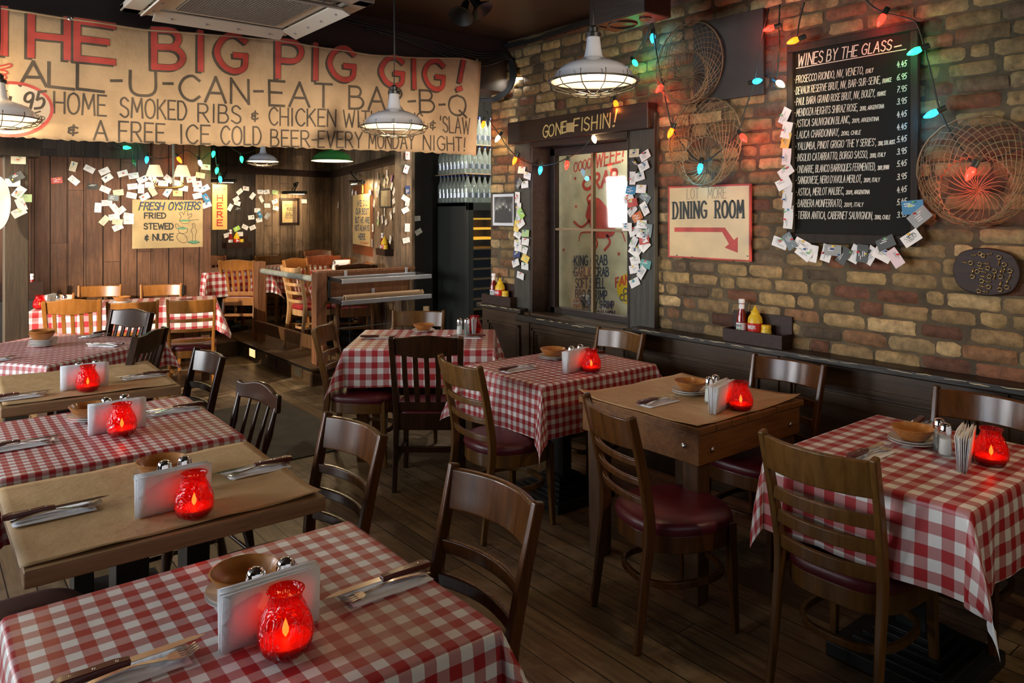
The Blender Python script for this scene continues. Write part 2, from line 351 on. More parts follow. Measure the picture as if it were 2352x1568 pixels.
def solo(name, mb, mat, label, cat, group=None, **kw):
    """a one-mesh thing; its origin goes to the base of its points"""
    lo = Vector((sum(v.x for v in mb.v)/len(mb.v), sum(v.y for v in mb.v)/len(mb.v), min(v.z for v in mb.v)))
    mb.v = [v-lo for v in mb.v]; o = ob(name, mb, mat, **kw); o.location = lo; return tag(o, label, cat, group)
def struct(name, mb, mat, parent=None, **kw):
    o = ob(name, mb, mat, parent, **kw)
    if parent is None: o['kind'] = 'structure'
    return o
def dup(root, loc, rz, label, group=None):
    """copy a thing with its parts and their sub-parts"""
    r = root.copy(); COL.objects.link(r); r.location = loc; r.rotation_euler = (0, 0, rz); r['label'] = label
    if group: r['group'] = group
    for ch in root.children:
        c = ch.copy(); COL.objects.link(c); c.parent = r
        for g in ch.children:
            d = g.copy(); COL.objects.link(d); d.parent = c
    return r
def sub(child, part):
    """make a mesh a sub-part: it hangs under a part of the same thing"""
    child.parent = part; return child
def arc(p0, p1, bow, n=9):
    """points from p0 to p1 bowed by the vector bow at the middle"""
    p0, p1, bow = Vector(p0), Vector(p1), Vector(bow)
    return [p0.lerp(p1, i/n)+bow*(1-(2*i/n-1)**2) for i in range(n+1)]
def spline(pts, n=6):
    pts = [Vector(p) for p in pts]; out = []
    P = [pts[0]*2-pts[1]]+pts+[pts[-1]*2-pts[-2]]
    for i in range(1, len(P)-2):
        for k in range(n):
            t = k/n; a, b, c, d = P[i-1], P[i], P[i+1], P[i+2]
            out.append(.5*((2*b)+(c-a)*t+(2*a-5*b+4*c-d)*t*t+(3*b-a-3*c+d)*t**3))
    return out+[pts[-1]]

# ---------------------------------------------------------------- a one-stroke lettering hand (x y pairs; '~' = curved)
G = {
'A': (.72, '0,0 .36,1 .72,0;.13,.36 .59,.36'), 'B': (.62, '0,0 0,1;~0,1 .38,.98 .5,.78 .38,.56 0,.54;~0,.54 .44,.52 .6,.28 .44,.03 0,0'),
'C': (.66, '~.66,.82 .42,1 .14,.86 0,.5 .14,.14 .42,0 .66,.18'), 'D': (.66, '0,0 0,1;~0,1 .4,.95 .64,.5 .4,.05 0,0'),
'E': (.54, '.54,1 0,1 0,0 .54,0;0,.53 .44,.53'), 'F': (.54, '.54,1 0,1 0,0;0,.53 .42,.53'),
'G': (.70, '~.66,.84 .42,1 .14,.86 0,.5 .14,.14 .4,0 .64,.12 .68,.44;.68,.44 .42,.44'), 'H': (.64, '0,0 0,1;.64,0 .64,1;0,.5 .64,.5'),
'I': (.2, '.1,0 .1,1'), 'J': (.45, '~.45,1 .45,.25 .3,0 .1,.05 0,.25'), 'K': (.62, '0,0 0,1;.58,1 0,.45;.16,.58 .62,0'),
'L': (.5, '0,1 0,0 .5,0'), 'M': (.8, '0,0 .08,1 .4,.3 .72,1 .8,0'), 'N': (.66, '0,0 0,1 .66,0 .66,1'),
'O': (.72, '~.36,1 .1,.86 0,.5 .1,.14 .36,0 .62,.14 .72,.5 .62,.86 .36,1'), 'P': (.58, '0,0 0,1;~0,1 .42,.98 .57,.74 .42,.48 0,.46'),
'Q': (.74, '~.36,1 .1,.86 0,.5 .1,.14 .36,0 .62,.14 .72,.5 .62,.86 .36,1;.45,.25 .76,-.08'), 'R': (.62, '0,0 0,1;~0,1 .42,.98 .56,.75 .42,.52 0,.5;.25,.5 .62,0'),
'S': (.56, '~.54,.84 .3,1 .06,.88 .06,.64 .3,.52 .52,.38 .54,.14 .3,0 .0,.15'), 'T': (.62, '0,1 .62,1;.31,1 .31,0'),
'U': (.64, '~0,1 0,.3 .12,.05 .32,0 .52,.05 .64,.3 .64,1'), 'V': (.66, '0,1 .33,0 .66,1'), 'W': (.92, '0,1 .22,0 .46,.8 .7,0 .92,1'),
'X': (.6, '0,0 .6,1;0,1 .6,0'), 'Y': (.62, '0,1 .31,.5 .62,1;.31,.5 .31,0'), 'Z': (.58, '0,1 .58,1 0,0 .58,0'),
'0': (.56, '~.28,1 .05,.8 0,.5 .05,.2 .28,0 .51,.2 .56,.5 .51,.8 .28,1'), '1': (.24, '0,.8 .16,1 .16,0'), '2': (.52, '~0,.78 .1,.97 .32,1 .5,.8 .44,.55 0,0;0,0 .52,0'),
'3': (.5, '~.02,.9 .25,1 .46,.86 .42,.62 .18,.53 .44,.45 .5,.2 .28,0 0,.1'), '4': (.56, '.2,1 0,.38 .56,.38;.42,.7 .36,0'), '5': (.52, '.5,1 .1,1 .05,.55;~.05,.55 .35,.6 .5,.35 .38,.06 0,.05'),
'6': (.54, '~.45,1 .1,.7 0,.3 .2,0 .48,.1 .5,.4 .25,.5 .03,.35'), '7': (.5, '0,1 .5,1 .15,0;.1,.5 .4,.5'), '8': (.52, '~.26,.54 .04,.72 .1,.95 .26,1 .44,.94 .48,.72 .26,.54 .02,.28 .1,.04 .26,0 .44,.04 .52,.26 .26,.54'),
'9': (.52, '~.5,.62 .3,.48 .04,.6 .06,.88 .28,1 .48,.88 .5,.6 .42,0'), '.': (.14, '.05,0 .09,.04'), ',': (.16, '.1,.06 .02,-.16'), '-': (.5, '.06,.46 .44,.48'),
"'": (.14, '.07,1 .05,.76'), '!': (.24, '.16,1 .08,.3;.04,.02 .1,.06'), '&': (.56, '~.5,.62 .3,.72 .06,.62 .08,.48 .32,.44 .06,.38 .04,.18 .26,.1 .5,.2;.3,.9 .26,-.08'), '/': (.4, '0,-.05 .4,1'), ':': (.14, '.05,.1 .09,.14;.05,.6 .09,.64'), '*': (.12, '.04,.45 .08,.5'),
}
GC = {}
def glyph(ch):
    if ch not in GC:
        wd, st = G[ch]; out = []
        for q in st.split(';'):
            sm = q.startswith('~'); pts = [tuple(map(float, k.split(','))) for k in q.lstrip('~').split()]
            if sm: pts = [(p.x, p.y) for p in spline([(x, y, 0) for x, y in pts], 4)]
            out.append(pts)
        GC[ch] = (wd, out)
    return GC[ch]
def strokes(text, gap=.2, space=.42):
    """(strokes, width) in cap-height units"""
    x = 0; out = []
    for ch in text:
        if ch == ' ': x += space; continue
        wd, st = glyph(ch); out += [[(a+x, b) for a, b in s] for s in st]; x += wd+gap
    return out, max(x-gap, .1)
def ribbon(mb, pts, t, put, dense=0):
    """a flat painted stroke of width t along 2D points; put maps (u,z) to the surface"""
    P = [Vector((p[0], p[1])) for p in pts]
    P = [p for i, p in enumerate(P) if i == 0 or (p-P[i-1]).length > 1e-6]
    if len(P) < 2: return
    if dense: P = [a.lerp(b, k/max(1, int((b-a).length/dense))) for a, b in zip(P, P[1:]) for k in range(max(1, int((b-a).length/dense)))]+[P[-1]]
    d0 = (P[1]-P[0]).normalized(); d1 = (P[-1]-P[-2]).normalized(); P[0] = P[0]-d0*t*.4; P[-1] = P[-1]+d1*t*.4
    vs = []
    for i, p in enumerate(P):
        a = (P[i]-P[i-1]).normalized() if i else (P[1]-P[0]).normalized(); b = (P[i+1]-P[i]).normalized() if i < len(P)-1 else a
        n = Vector((-a.y, a.x))+Vector((-b.y, b.x)); n = n.normalized() if n.length > .3 else Vector((-a.y, a.x))
        k = max(.55, n.dot(Vector((-a.y, a.x)))); vs += [put(*(p+n*t/2/k)), put(*(p-n*t/2/k))]
    mb.add(vs, [(2*i, 2*i+1, 2*i+3, 2*i+2) for i in range(len(P)-1)])
def letter(mb, pl, text, x0, y0, x1, y1, h0, h1, t, off, slant=0, gap=.2, space=.42, put=None, shift=(0, 0), jit=0, dense=0):
    """paint text on a plane so that its baseline runs between two image points; h0, h1 cap heights in image px; t stroke width (m)"""
    b0 = Vector(pl.uv(x0, y0, off)); b1 = Vector(pl.uv(x1, y1, off)); t0 = Vector(pl.uv(x0, y0-h0, off)); t1 = Vector(pl.uv(x1, y1-h1, off))
    st, wd = strokes(text, gap, space); rnd = random.Random(text)
    put = put or (lambda u, z: pl.pt(u, z, off))
    parts = []
    for s in st:                                                   # split at sharp turns so that no ribbon folds on itself
        cur = [s[0]]
        for i in range(1, len(s)):
            cur.append(s[i])
            if i < len(s)-1:
                a, b = Vector(s[i])-Vector(s[i-1]), Vector(s[i+1])-Vector(s[i])
                if a.length > 0 and b.length > 0 and a.normalized().dot(b.normalized()) < .25: parts.append(cur); cur = [s[i]]
        parts.append(cur)
    put0 = put
    for k, s in enumerate(parts):
        put = lambda u, z, e=.00016*(k % 5): put0(u, z)+pl.n*e
        jx, jy = (rnd.uniform(-jit, jit), rnd.uniform(-jit, jit)) if jit else (0, 0); q = []
        for a, b in s:
            f = (a+slant*b+jx)/wd; b2 = b+jy
            p = b0.lerp(b1, f)*(1-b2)+t0.lerp(t1, f)*b2; q.append((p.x+shift[0], p.y+shift[1]))
        ribbon(mb, q, t, put, dense)
def flatpoly(mb, pts, put):
    mb.add([put(*p) for p in pts], [tuple(range(len(pts)))])
# ================================================================ the room
XW = 3.78; WY0, WY1, WZ0, WZ1 = 3.36, 4.52, .80, 2.26        # brick wall plane, window opening in it
CEIL = 3.02
def bx(name, lo, hi, mat, **kw):
    mb = MB().box([(a+b)/2 for a, b in zip(lo, hi)], [b-a for a, b in zip(lo, hi)]); return struct(name, mb, mat, **kw)
M['floor'] = wood('floor', (.075, .046, .022), (.20, .128, .062), .42, axis='Y', planks=('X', .105), wear=(.29, .21, .125), bump=.2, ends=2.9)
M['platfloor'] = wood('platfloor', (.05, .028, .014), (.12, .066, .03), .45, axis='Y', planks=('X', .12), bump=.2)
bx('floor', (-3.4, -2.4, -.1), (7.5, 12.6, 0), 'floor')
bx('ceiling', (-3.4, -2.4, CEIL), (7.5, 12.6, CEIL+.1), 'ceil')
# left wall with windows, unseen front wall with one opening
def wall_with_gap(name, axis, c, lo, hi, gaps, z0, z1, mat):
    mb = MB(); th = .15
    def put(a, b, q0, q1):
        if axis == 'X': mb.box((c, (a+b)/2, (q0+q1)/2), (th, b-a, q1-q0))
        else: mb.box(((a+b)/2, c, (q0+q1)/2), (b-a, th, q1-q0))
    put(lo, hi, -.05, z0); put(lo, hi, z1, CEIL+.05); e = lo
    for a, b in gaps: put(e, a, z0, z1); e = b
    put(e, hi, z0, z1); return struct(name, mb, mat)
wall_with_gap('wall_left', 'X', -3.25, -2.4, 12.6, [(2.4, 4.2), (4.9, 7.5), (9.4, 11.0)], .9, 2.75, 'ceil')
wall_with_gap('wall_front', 'Y', -2.3, -3.3, 3.9, [(-1.7, 3.1)], 1.12, 2.42, 'ceil')  # opening added to pass the level beam above the near tables
bx('wall_rear', (-3.3, 12.4, -.05), (7.4, 12.6, CEIL+.05), 'blackmatte')

# brick wall: every brick shaped, one mesh, mortar behind
def brick_material():
    m, nt, b = newmat('brick'); L = nt.links.new
    at = N(nt, 'ShaderNodeAttribute', attribute_name='tone'); tc = N(nt, 'ShaderNodeTexCoord')
    no = N(nt, 'ShaderNodeTexNoise'); no.inputs['Scale'].default_value = 22; no.inputs['Detail'].default_value = 8; no.inputs['Roughness'].default_value = .7; L(tc.outputs['Object'], no.inputs['Vector'])
    mr = N(nt, 'ShaderNodeMapRange'); L(no.outputs['Fac'], mr.inputs['Value']); mr.inputs['From Min'].default_value = .3; mr.inputs['From Max'].default_value = .7; mr.inputs['To Min'].default_value = .5; mr.inputs['To Max'].default_value = 1.5
    vm = N(nt, 'ShaderNodeVectorMath', operation='SCALE'); L(at.outputs['Color'], vm.inputs[0]); L(mr.outputs[0], vm.inputs['Scale'])
    n2 = N(nt, 'ShaderNodeTexNoise'); n2.inputs['Scale'].default_value = 3.0; n2.inputs['Detail'].default_value = 9; n2.inputs['Roughness'].default_value = .75; L(tc.outputs['Object'], n2.inputs['Vector'])
    cr = N(nt, 'ShaderNodeValToRGB'); cr.color_ramp.elements[0].position = .54; cr.color_ramp.elements[1].position = .72; L(n2.outputs['Fac'], cr.inputs['Fac'])
    mx = N(nt, 'ShaderNodeMix', data_type='RGBA'); L(cr.outputs['Color'], mx.inputs[0]); L(vm.outputs[0], mx.inputs[6]); mx.inputs[7].default_value = (.06, .043, .026, 1)
    L(mx.outputs[2], b.inputs['Base Color']); b.inputs['Roughness'].default_value = .62; b.inputs['Specular IOR Level'].default_value = .35
    bp = N(nt, 'ShaderNodeBump'); bp.inputs['Strength'].default_value = .8; bp.inputs['Distance'].default_value = .01; L(no.outputs['Fac'], bp.inputs['Height']); L(bp.outputs[0], b.inputs['Normal'])
    return m
M['brick'] = brick_material()
M['mortar'] = plain('mortar', (.105, .076, .042), .85, bump=1.0, bscale=45, var=.35)
def brick_wall():
    rnd = random.Random(3); vs = []; fs = []; cols = []
    y0, y1, z0, z1 = -2.2, 5.02, .80, 3.02; ch = .0765; row = 0; z = z0
    pal = [(.40, .265, .110)]*5+[(.34, .225, .097)]*6+[(.29, .185, .080)]*5+[(.50, .345, .160)]*3+[(.20, .080, .038)]*2+[(.15, .062, .034)]*2+[(.15, .100, .056)]*2+[(.28, .140, .062)]*2
    while z < z1-.02:
        y = y0-(.11 if row % 2 else 0)-rnd.uniform(0, .03); hd = 0
        while y < y1-.03:
            L = rnd.uniform(.205, .235) if rnd.random() > .27 else rnd.uniform(.098, .115)
            a, b = max(y, y0), min(y+L, y1); y += L+rnd.uniform(.007, .013)
            if b-a < .04: continue
            segs = [(a, b)]
            if z+.066 > WZ0 and z < WZ1:                          # cut at the window
                segs = [(p, q) for p, q in ((a, min(b, WY0)), (max(a, WY1), b)) if q-p > .03]
            for a2, b2 in segs:
                c = rnd.choice(pal); k = rnd.uniform(.55, 1.15); c = tuple(q*k for q in c)
                zz, h = z+rnd.uniform(-.003, .003), .067+rnd.uniform(-.003, .003); out = rnd.uniform(-.004, .006); tilt = rnd.uniform(-.02, .02)
                nx, nz = max(3, int((b2-a2)/.03)), 4; base = len(vs)
                for j in range(nz+1):
                    for i in range(nx+1):
                        fy, fz = i/nx, j/nz; e = min(fy*(b2-a2), (1-fy)*(b2-a2), fz*h, (1-fz)*h)
                        d = .011 if e < 1e-6 else 0
                        if e < 1e-6 and (i in (0, nx)) and (j in (0, nz)): d = .016
                        yy = a2+fy*(b2-a2); q = zz+fz*h
                        if 0 < i < nx and 0 < j < nz and (j in (1, nz-1)): q += (-.008 if j == 1 else .008)*.9
                        if d > 0: yy += rnd.uniform(-.0025, .0025); q += rnd.uniform(-.0025, .0025)
                        n = 0 if d else rnd.uniform(-.0028, .0022)
                        vs.append((XW-out-n+d+tilt*(fz-.5)*.2, yy, q)); cols.append((*c, 1))
                for j in range(nz):
                    for i in range(nx):
                        p = base+j*(nx+1)+i; fs.append((p, p+nx+1, p+nx+2, p+1))
        z += ch; row += 1
    me = bpy.data.meshes.new('brickwork'); me.from_pydata(vs, [], fs); me.materials.append(M['brick'])
    ca = me.color_attributes.new('tone', 'FLOAT_COLOR', 'POINT'); ca.data.foreach_set('color', [q for c in cols for q in c])
    me.polygons.foreach_set('use_smooth', [True]*len(fs))
    o = bpy.data.objects.new('brickwork', me); COL.objects.link(o); return o
mb = MB(); X0, X1 = XW+.009, XW+.25
for (a, b, p, q) in ((-2.2, WY0, 0, CEIL), (WY1, 5.02, 0, CEIL), (WY0, WY1, 0, WZ0), (WY0, WY1, WZ1, CEIL)):
    mb.box(((X0+X1)/2, (a+b)/2, (p+q)/2), (X1-X0, b-a, q-p))
wr = struct('wall_right', mb, 'mortar')
bw = brick_wall(); bw.parent = wr

# beam over the opening, plank walls behind it
bx('trim_1', (-3.2, 4.79, 2.61), (4.3, 5.1, CEIL), 'beam')
M['plank'] = wood('plank', (.080, .034, .016), (.20, .092, .046), .55, axis='Z', planks=('X', .165), bump=.45, wear=(.075, .036, .02), ends=2.1)
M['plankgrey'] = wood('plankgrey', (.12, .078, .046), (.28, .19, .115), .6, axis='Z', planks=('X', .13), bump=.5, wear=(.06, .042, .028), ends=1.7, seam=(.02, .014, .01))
M['plankshade'] = wood('plankshade', (.025, .018, .013), (.06, .044, .033), .6, axis='Z', planks=('X', .13), bump=.4, ends=1.7)  # darker copy of the grey planks, alcove shadow put into its colour
def oriented(name, o, a, length, z0, z1, mat, th=.12, planks=None, bev=0):
    """a wall slab whose face runs from o along a; its local X follows the face"""
    a = Vector((*a, 0)).normalized(); rz = math.atan2(a.y, a.x)
    mb = MB()
    if planks:
        rnd = random.Random(name); x = 0
        while x < length-.01:
            wd = min(rnd.uniform(.8, 1.2)*planks, length-x); p = rnd.uniform(0, .012)
            mb.box((x+wd/2, th/2-p/2, (z0+z1)/2), (wd-.004, th+p, z1-z0)); x += wd
    else: mb.box((length/2, th/2, (z0+z1)/2), (length, th, z1-z0))
    r = struct(name, mb, mat, bev=bev); r.location = (*o, 0); r.rotation_euler = (0, 0, rz); return r
PB = 9.1                                                           # plank wall behind the oyster sign
oriented('wall_back', (-.7, PB), (1, 0), 3.44, 0, CEIL, 'plank', planks=.165, bev=.003)
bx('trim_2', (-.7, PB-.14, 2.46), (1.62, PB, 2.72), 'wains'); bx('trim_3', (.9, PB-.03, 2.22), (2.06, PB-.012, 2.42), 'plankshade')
CNR = Vector((4.98, 10.6, 0)); AD = Vector((.970, .2425, 0)); BD = Vector((-.2425, -.970, 0))   # alcove corner, its two wall directions
oriented('wall_alcove_back', (CNR-AD*1.33)[:2], AD[:2], 1.33, .1, CEIL, 'plankgrey', planks=.12, bev=.003)
oriented('wall_alcove_shade', (CNR-AD*3.6)[:2], AD[:2], 2.27, .1, CEIL, 'plankshade', planks=.13, bev=.003)  # same wall in shadow; the shade is in the plank colour
oriented('wall_alcove_right', CNR[:2], BD[:2], 3.82, .1, CEIL, 'plankgrey', planks=.12, bev=.003)
PBE = Plane(CNR, AD); PWD = Plane(CNR, BD); PPW = Plane((0, PB, 0), (1, 0, 0)); PBN = Plane((0, 4.72, 0), (1, 0, 0)); PRW = Plane((XW-.012, 0, 0), (0, -1, 0))
for nm, a, ln in (('trim_4', AD, 3.6), ('trim_5', BD, 3.82)):
    o0 = (CNR-AD*3.6+Vector((a.y, -a.x, 0))*.09) if a is AD else (CNR+Vector((a.y, -a.x, 0))*.09)
    oriented(nm, o0[:2], a[:2], ln, 2.16, 2.25, 'lintel', th=.09, bev=.004)
EDGE = CNR+BD*3.82
mb = MB().box((EDGE.x-.02, EDGE.y-.02, 1.5), (.13, .13, 2.8)); struct('trim_6', mb, 'plankgrey', bev=.004)
bx('wall_passage', (EDGE.x+.06, EDGE.y+.06, 0), (7.2, EDGE.y+.2, CEIL), 'blackmatte')
bx('wall_passage_end', (5.9, 5.0, 0), (6.0, 7.0, CEIL), 'blackmatte')
# raised dining platform: treads, risers
mb = MB().box((4.6, 8.7, .075), (3.36, 4.12, .15)).box((2.62, 10.2, .075), (.6, 3.15, .15)); struct('floor_riser', mb, 'wains')
mb = MB().box((4.58, 8.69, .165), (3.4, 4.18, .03)).box((2.61, 10.2, .165), (.6, 3.2, .03)); struct('floor_platform', mb, 'platfloor', bev=.006)

# post by the back tables
pm = MB().box((.58, 6.475, 1.15), (.147, .15, 2.3)); post = struct('trim_7', pm, 'postwood', bev=.006)
bx('trim_8', (.44, 6.34, 2.03), (.72, 6.6, 2.2), 'postwood', bev=.006)
bx('trim_9', (-1.2, 6.36, 2.2), (2.0, 6.58, 2.5), 'beam')

# ---------------------------------------------------------------- panelled wainscot and its worn ledge
XP = 3.70
mb = MB().box((XP+.04, 1.42, .43), (.08, 7.2, .86)); ws = struct('wall_wainscot', mb, 'wains')
def panel(y0, y1, z0=.26, z1=.74):
    mb = MB()
    for k, (ins, out, wd) in enumerate(((0, .016, .022), (.026, .010, .012), (.042, .005, .01))):
        a, b, p, q = y0+ins, y1-ins, z0+ins, z1-ins
        pts = [(XP, a, p), (XP, b, p), (XP, b, q), (XP, a, q)]
        for i in range(4):
            u, v = Vector(pts[i]), Vector(pts[(i+1) % 4]); mb.box((u+v)/2+Vector((-out/2, 0, 0)), (out, abs(u.y-v.y)+wd, abs(u.z-v.z)+wd))
    ob('panel_moulding', mb, 'wains', ws, bev=.003)
for a, b in ((4.53, 4.92), (3.62, 4.36), (2.42, 3.30), (1.32, 2.22), (.2, 1.12), (-1.0, 0.0)): panel(a, b)
for y in (4.44, 3.46, 2.32, 1.22, .1): ob('stile', MB().box((XP-.004, y, .43), (.012, .07, .86)), 'wains', ws, bev=.002)
ob('skirting', MB().box((XP-.008, 1.42, .09), (.02, 7.2, .18)), 'wains', ws, bev=.004)
def ledge(name, y0, y1, z, xf=3.655, th=.038):
    o = struct(name, MB().box(((xf+XW+.05)/2, (y0+y1)/2, z-th/2), (XW+.05-xf, y1-y0, th)), 'chipped', bev=.008, seg=3)
    rnd = random.Random(name); mb = MB(); y = y0+.02                # chipped bare wood along the front edge
    while y < y1-.08:
        ln = rnd.uniform(.02, .13)
        if rnd.random() < .75:
            n = max(2, int(ln/.02)); h0 = z-.008+rnd.uniform(-.006, .003); pts = [(xf-.0012+rnd.uniform(0, .001), y+ln*i/n, h0+rnd.uniform(-.003, .003)) for i in range(n+1)]
            mb.bar(pts, .004, rnd.uniform(.002, .0055), scale=[.35+.65*math.sin(math.pi*(i+.4)/(n+.8)) for i in range(n+1)])
        y += ln+rnd.uniform(.0, .06)
    ob('bare_edge', mb, 'barewood', o); return o
LZ = .885
ledge('trim_10', -2.2, 3.33, LZ); ledge('trim_11', 4.47, 5.05, LZ); ledge('trim_12', 3.28, 4.5, .845, 3.63, .05)

# ---------------------------------------------------------------- window with the painted crab sign behind it
XF = 3.735; win = struct('window_1', MB().box((XF+.03, 4.545, 1.55), (.06, .19, 1.42)), 'framewood', bev=.004)
XG = 3.93
ob('frame_board', MB().box((XF+.03, 3.315, 1.56), (.06, .235, 1.43)), 'framewood', win, bev=.004)
ob('jamb', MB().box(((XF+XG)/2+.03, 4.435, 1.5), (XG-XF+.06, .03, 1.4)), 'lintel', win, bev=.003)
ob('jamb', MB().box(((XF+XG)/2+.03, 3.42, 1.5), (XG-XF+.06, .03, 1.4)), 'lintel', win, bev=.003)
ob('head_board', MB().box((XF+.09, 3.93, 2.155), (.2, 1.0, .05)), 'lintel', win, bev=.003)
ob('sash_frame', MB().box((XG, 4.385, 1.5), (.05, .07, 1.36)).box((XG, 3.45, 1.5), (.05, .05, 1.36)).box((XG, 3.93, 2.1), (.05, .95, .06)).box((XG, 3.93, .87), (.05, .95, .05)), 'lintel', win, bev=.003)
ob('glazing_bar', MB().box((XG-.004, 3.945, 1.5), (.03, .022, 1.25)).box((XG-.004, 3.92, 1.50), (.028, .93, .018)), 'rustwire', win, bev=.002)
for (a, b, p, q) in ((3.945, 4.36, 1.50, 2.08), (3.465, 3.945, 1.50, 2.08), (3.945, 4.36, .89, 1.50), (3.465, 3.945, .89, 1.50)):
    ob('pane', MB().box((XG+.004, (a+b)/2, (p+q)/2), (.004, b-a, q-p)), 'pane', win)
ob('window_sill', MB().box((XF+.11, 3.93, .842), (.24, 1.0, .02)), 'chipped', win, bev=.003)
bx('wall_yard', (4.52, 2.6, .3), (4.6, 5.0, 2.8), 'mortar')
lamp('crab_sign_fill', 'AREA', (4.08, 4.1, 2.72), 42, (1, .95, .80), to=(4.5, 4.3, 1.3), shape='RECTANGLE', size=1.4, size_y=.1)  # hidden area light, added to brighten the crab sign
# lintel board
lint = solo('lintel_board', MB().box((XF-.005, (4.66+3.21)/2, 2.255), (.10, 1.45, .17)), 'lintel', 'dark wooden lintel board painted with GONE FISHIN over the window', 'sign', bev=.006)
# ================================================================ furniture
def superellipse(wf, wb, d, n=36, p=3.2, y0=0):
    out = []
    for i in range(n):
        a = 2*math.pi*i/n; c, s = math.cos(a), math.sin(a)
        x = math.copysign(abs(c)**(2/p), c); y = math.copysign(abs(s)**(2/p), s); wd = wb+(wf-wb)*(y+1)/2
        out.append((x*wd/2, y*d/2+y0))
    return out
def cushion(out, z0, th, dome=.016):
    mb = MB(); n = len(out); rings = [(.97, z0), (1.0, z0+th*.35), (.985, z0+th*.7), (.93, z0+th*.95), (.75, z0+th+dome*.55), (.4, z0+th+dome*.92)]
    cx = sum(p[0] for p in out)/n; cy = sum(p[1] for p in out)/n; vs = []
    for k, z in rings: vs += [(cx+(x-cx)*k, cy+(y-cy)*k, z) for x, y in out]
    vs.append((cx, cy, z0+th+dome)); fs = [tuple(range(n-1, -1, -1))]
    for r in range(len(rings)-1):
        for i in range(n): j = (i+1) % n; fs.append((r*n+i, r*n+j, (r+1)*n+j, (r+1)*n+i))
    t = (len(rings)-1)*n; fs += [(t+i, t+(i+1) % n, len(vs)-1) for i in range(n)]
    return mb.add(vs, fs)
def post_pts(s, x0, x1, h, lean=.075, splay=.05):
    """rear leg and back post in one: floor -> seat -> top"""
    return spline([(s*(x0+.005), -.20-splay, 0), (s*x0, -.205-splay*.25, .25), (s*x0, -.195, .46), (s*(x0+(x1-x0)*.5), -.205-lean*.3, .66), (s*x1, -.205-lean, h)], 5)
def at_h(pts, z):
    for a, b in zip(pts, pts[1:]):
        if a.z <= z <= b.z: return a.lerp(b, (z-a.z)/(b.z-a.z))
    return pts[-1]
def ladder_chair(label, wd, seat='vinyl', hgt=.88, slats=(.685, .595, .505), sh=.034, rail=.115, hoop=True, pw=.042, pt=.028, round_seat=False, group=None):
    t = thing('dining_chair', label, 'chair', group=group)
    out = superellipse(.455, .40, .445, p=2.4 if round_seat else 3.2, y0=.01)
    ob('seat', cushion(out, .412, .05), seat, t, smooth=60)
    ob('seat_frame', MB().loop_prism([(x*.965, y*.965) for x, y in out],   .345, .414), wd, t, bev=.006)
    P = {}
    for s in (-1, 1):
        P[s] = post_pts(s, .178, .192, hgt); n = len(P[s])
        sc = [(.72+.28*min(1, k.z/.45)) if k.z < .45 else 1-.18*(k.z-.45)/(hgt-.45) for k in P[s]]
        ob('back_post', MB().bar(P[s], pt, pw, up=(0, 1, 0), scale=sc), wd, t, bev=.007, seg=3)
    for s in (-1, 1):
        ob('leg', MB().bar([(s*.172, .165, .43), (s*.176, .172, .2), (s*.180, .182, 0)], .036, .036, up=(0, 1, 0), scale=[1, .88, .7]), wd, t, bev=.006)
    for k, z in enumerate(slats):
        a, b = at_h(P[-1], z), at_h(P[1], z); ob('slat', MB().bar(arc(a, b, (0, -.04, 0)), .017, sh), wd, t, bev=.005)
    zc = hgt-rail/2-.012; a, b = at_h(P[-1], zc), at_h(P[1], zc)
    mb = MB(); pts = arc(a, b, (0, -.05, 0), 14); prof = []
    tilt = .02
    mb.sweep(pts, [(-.011-tilt/2, -rail/2), (.011-tilt/2, -rail/2), (.011+tilt/2, rail/2), (-.011+tilt/2, rail/2)])
    ob('top_rail', mb, wd, t, bev=.007, seg=3)
    if hoop:
        r = [(.165*math.copysign(abs(math.cos(q))**.75, math.cos(q)), .01+.185*math.copysign(abs(math.sin(q))**.75, math.sin(q)), .215) for q in [2*math.pi*i/32 for i in range(32)]]
        ob('stretcher', MB().bar(r, .02, .026, closed=True), wd, t, bev=.004)
    else:
        for s in (-1, 1): ob('stretcher', MB().bar([(s*.172, .17, .2), (s*.178, -.2, .2)], .018, .028), wd, t, bev=.004)
        ob('stretcher', MB().bar([(-.175, 0, .2), (.175, 0, .2)], .018, .028), wd, t, bev=.004)
    return t
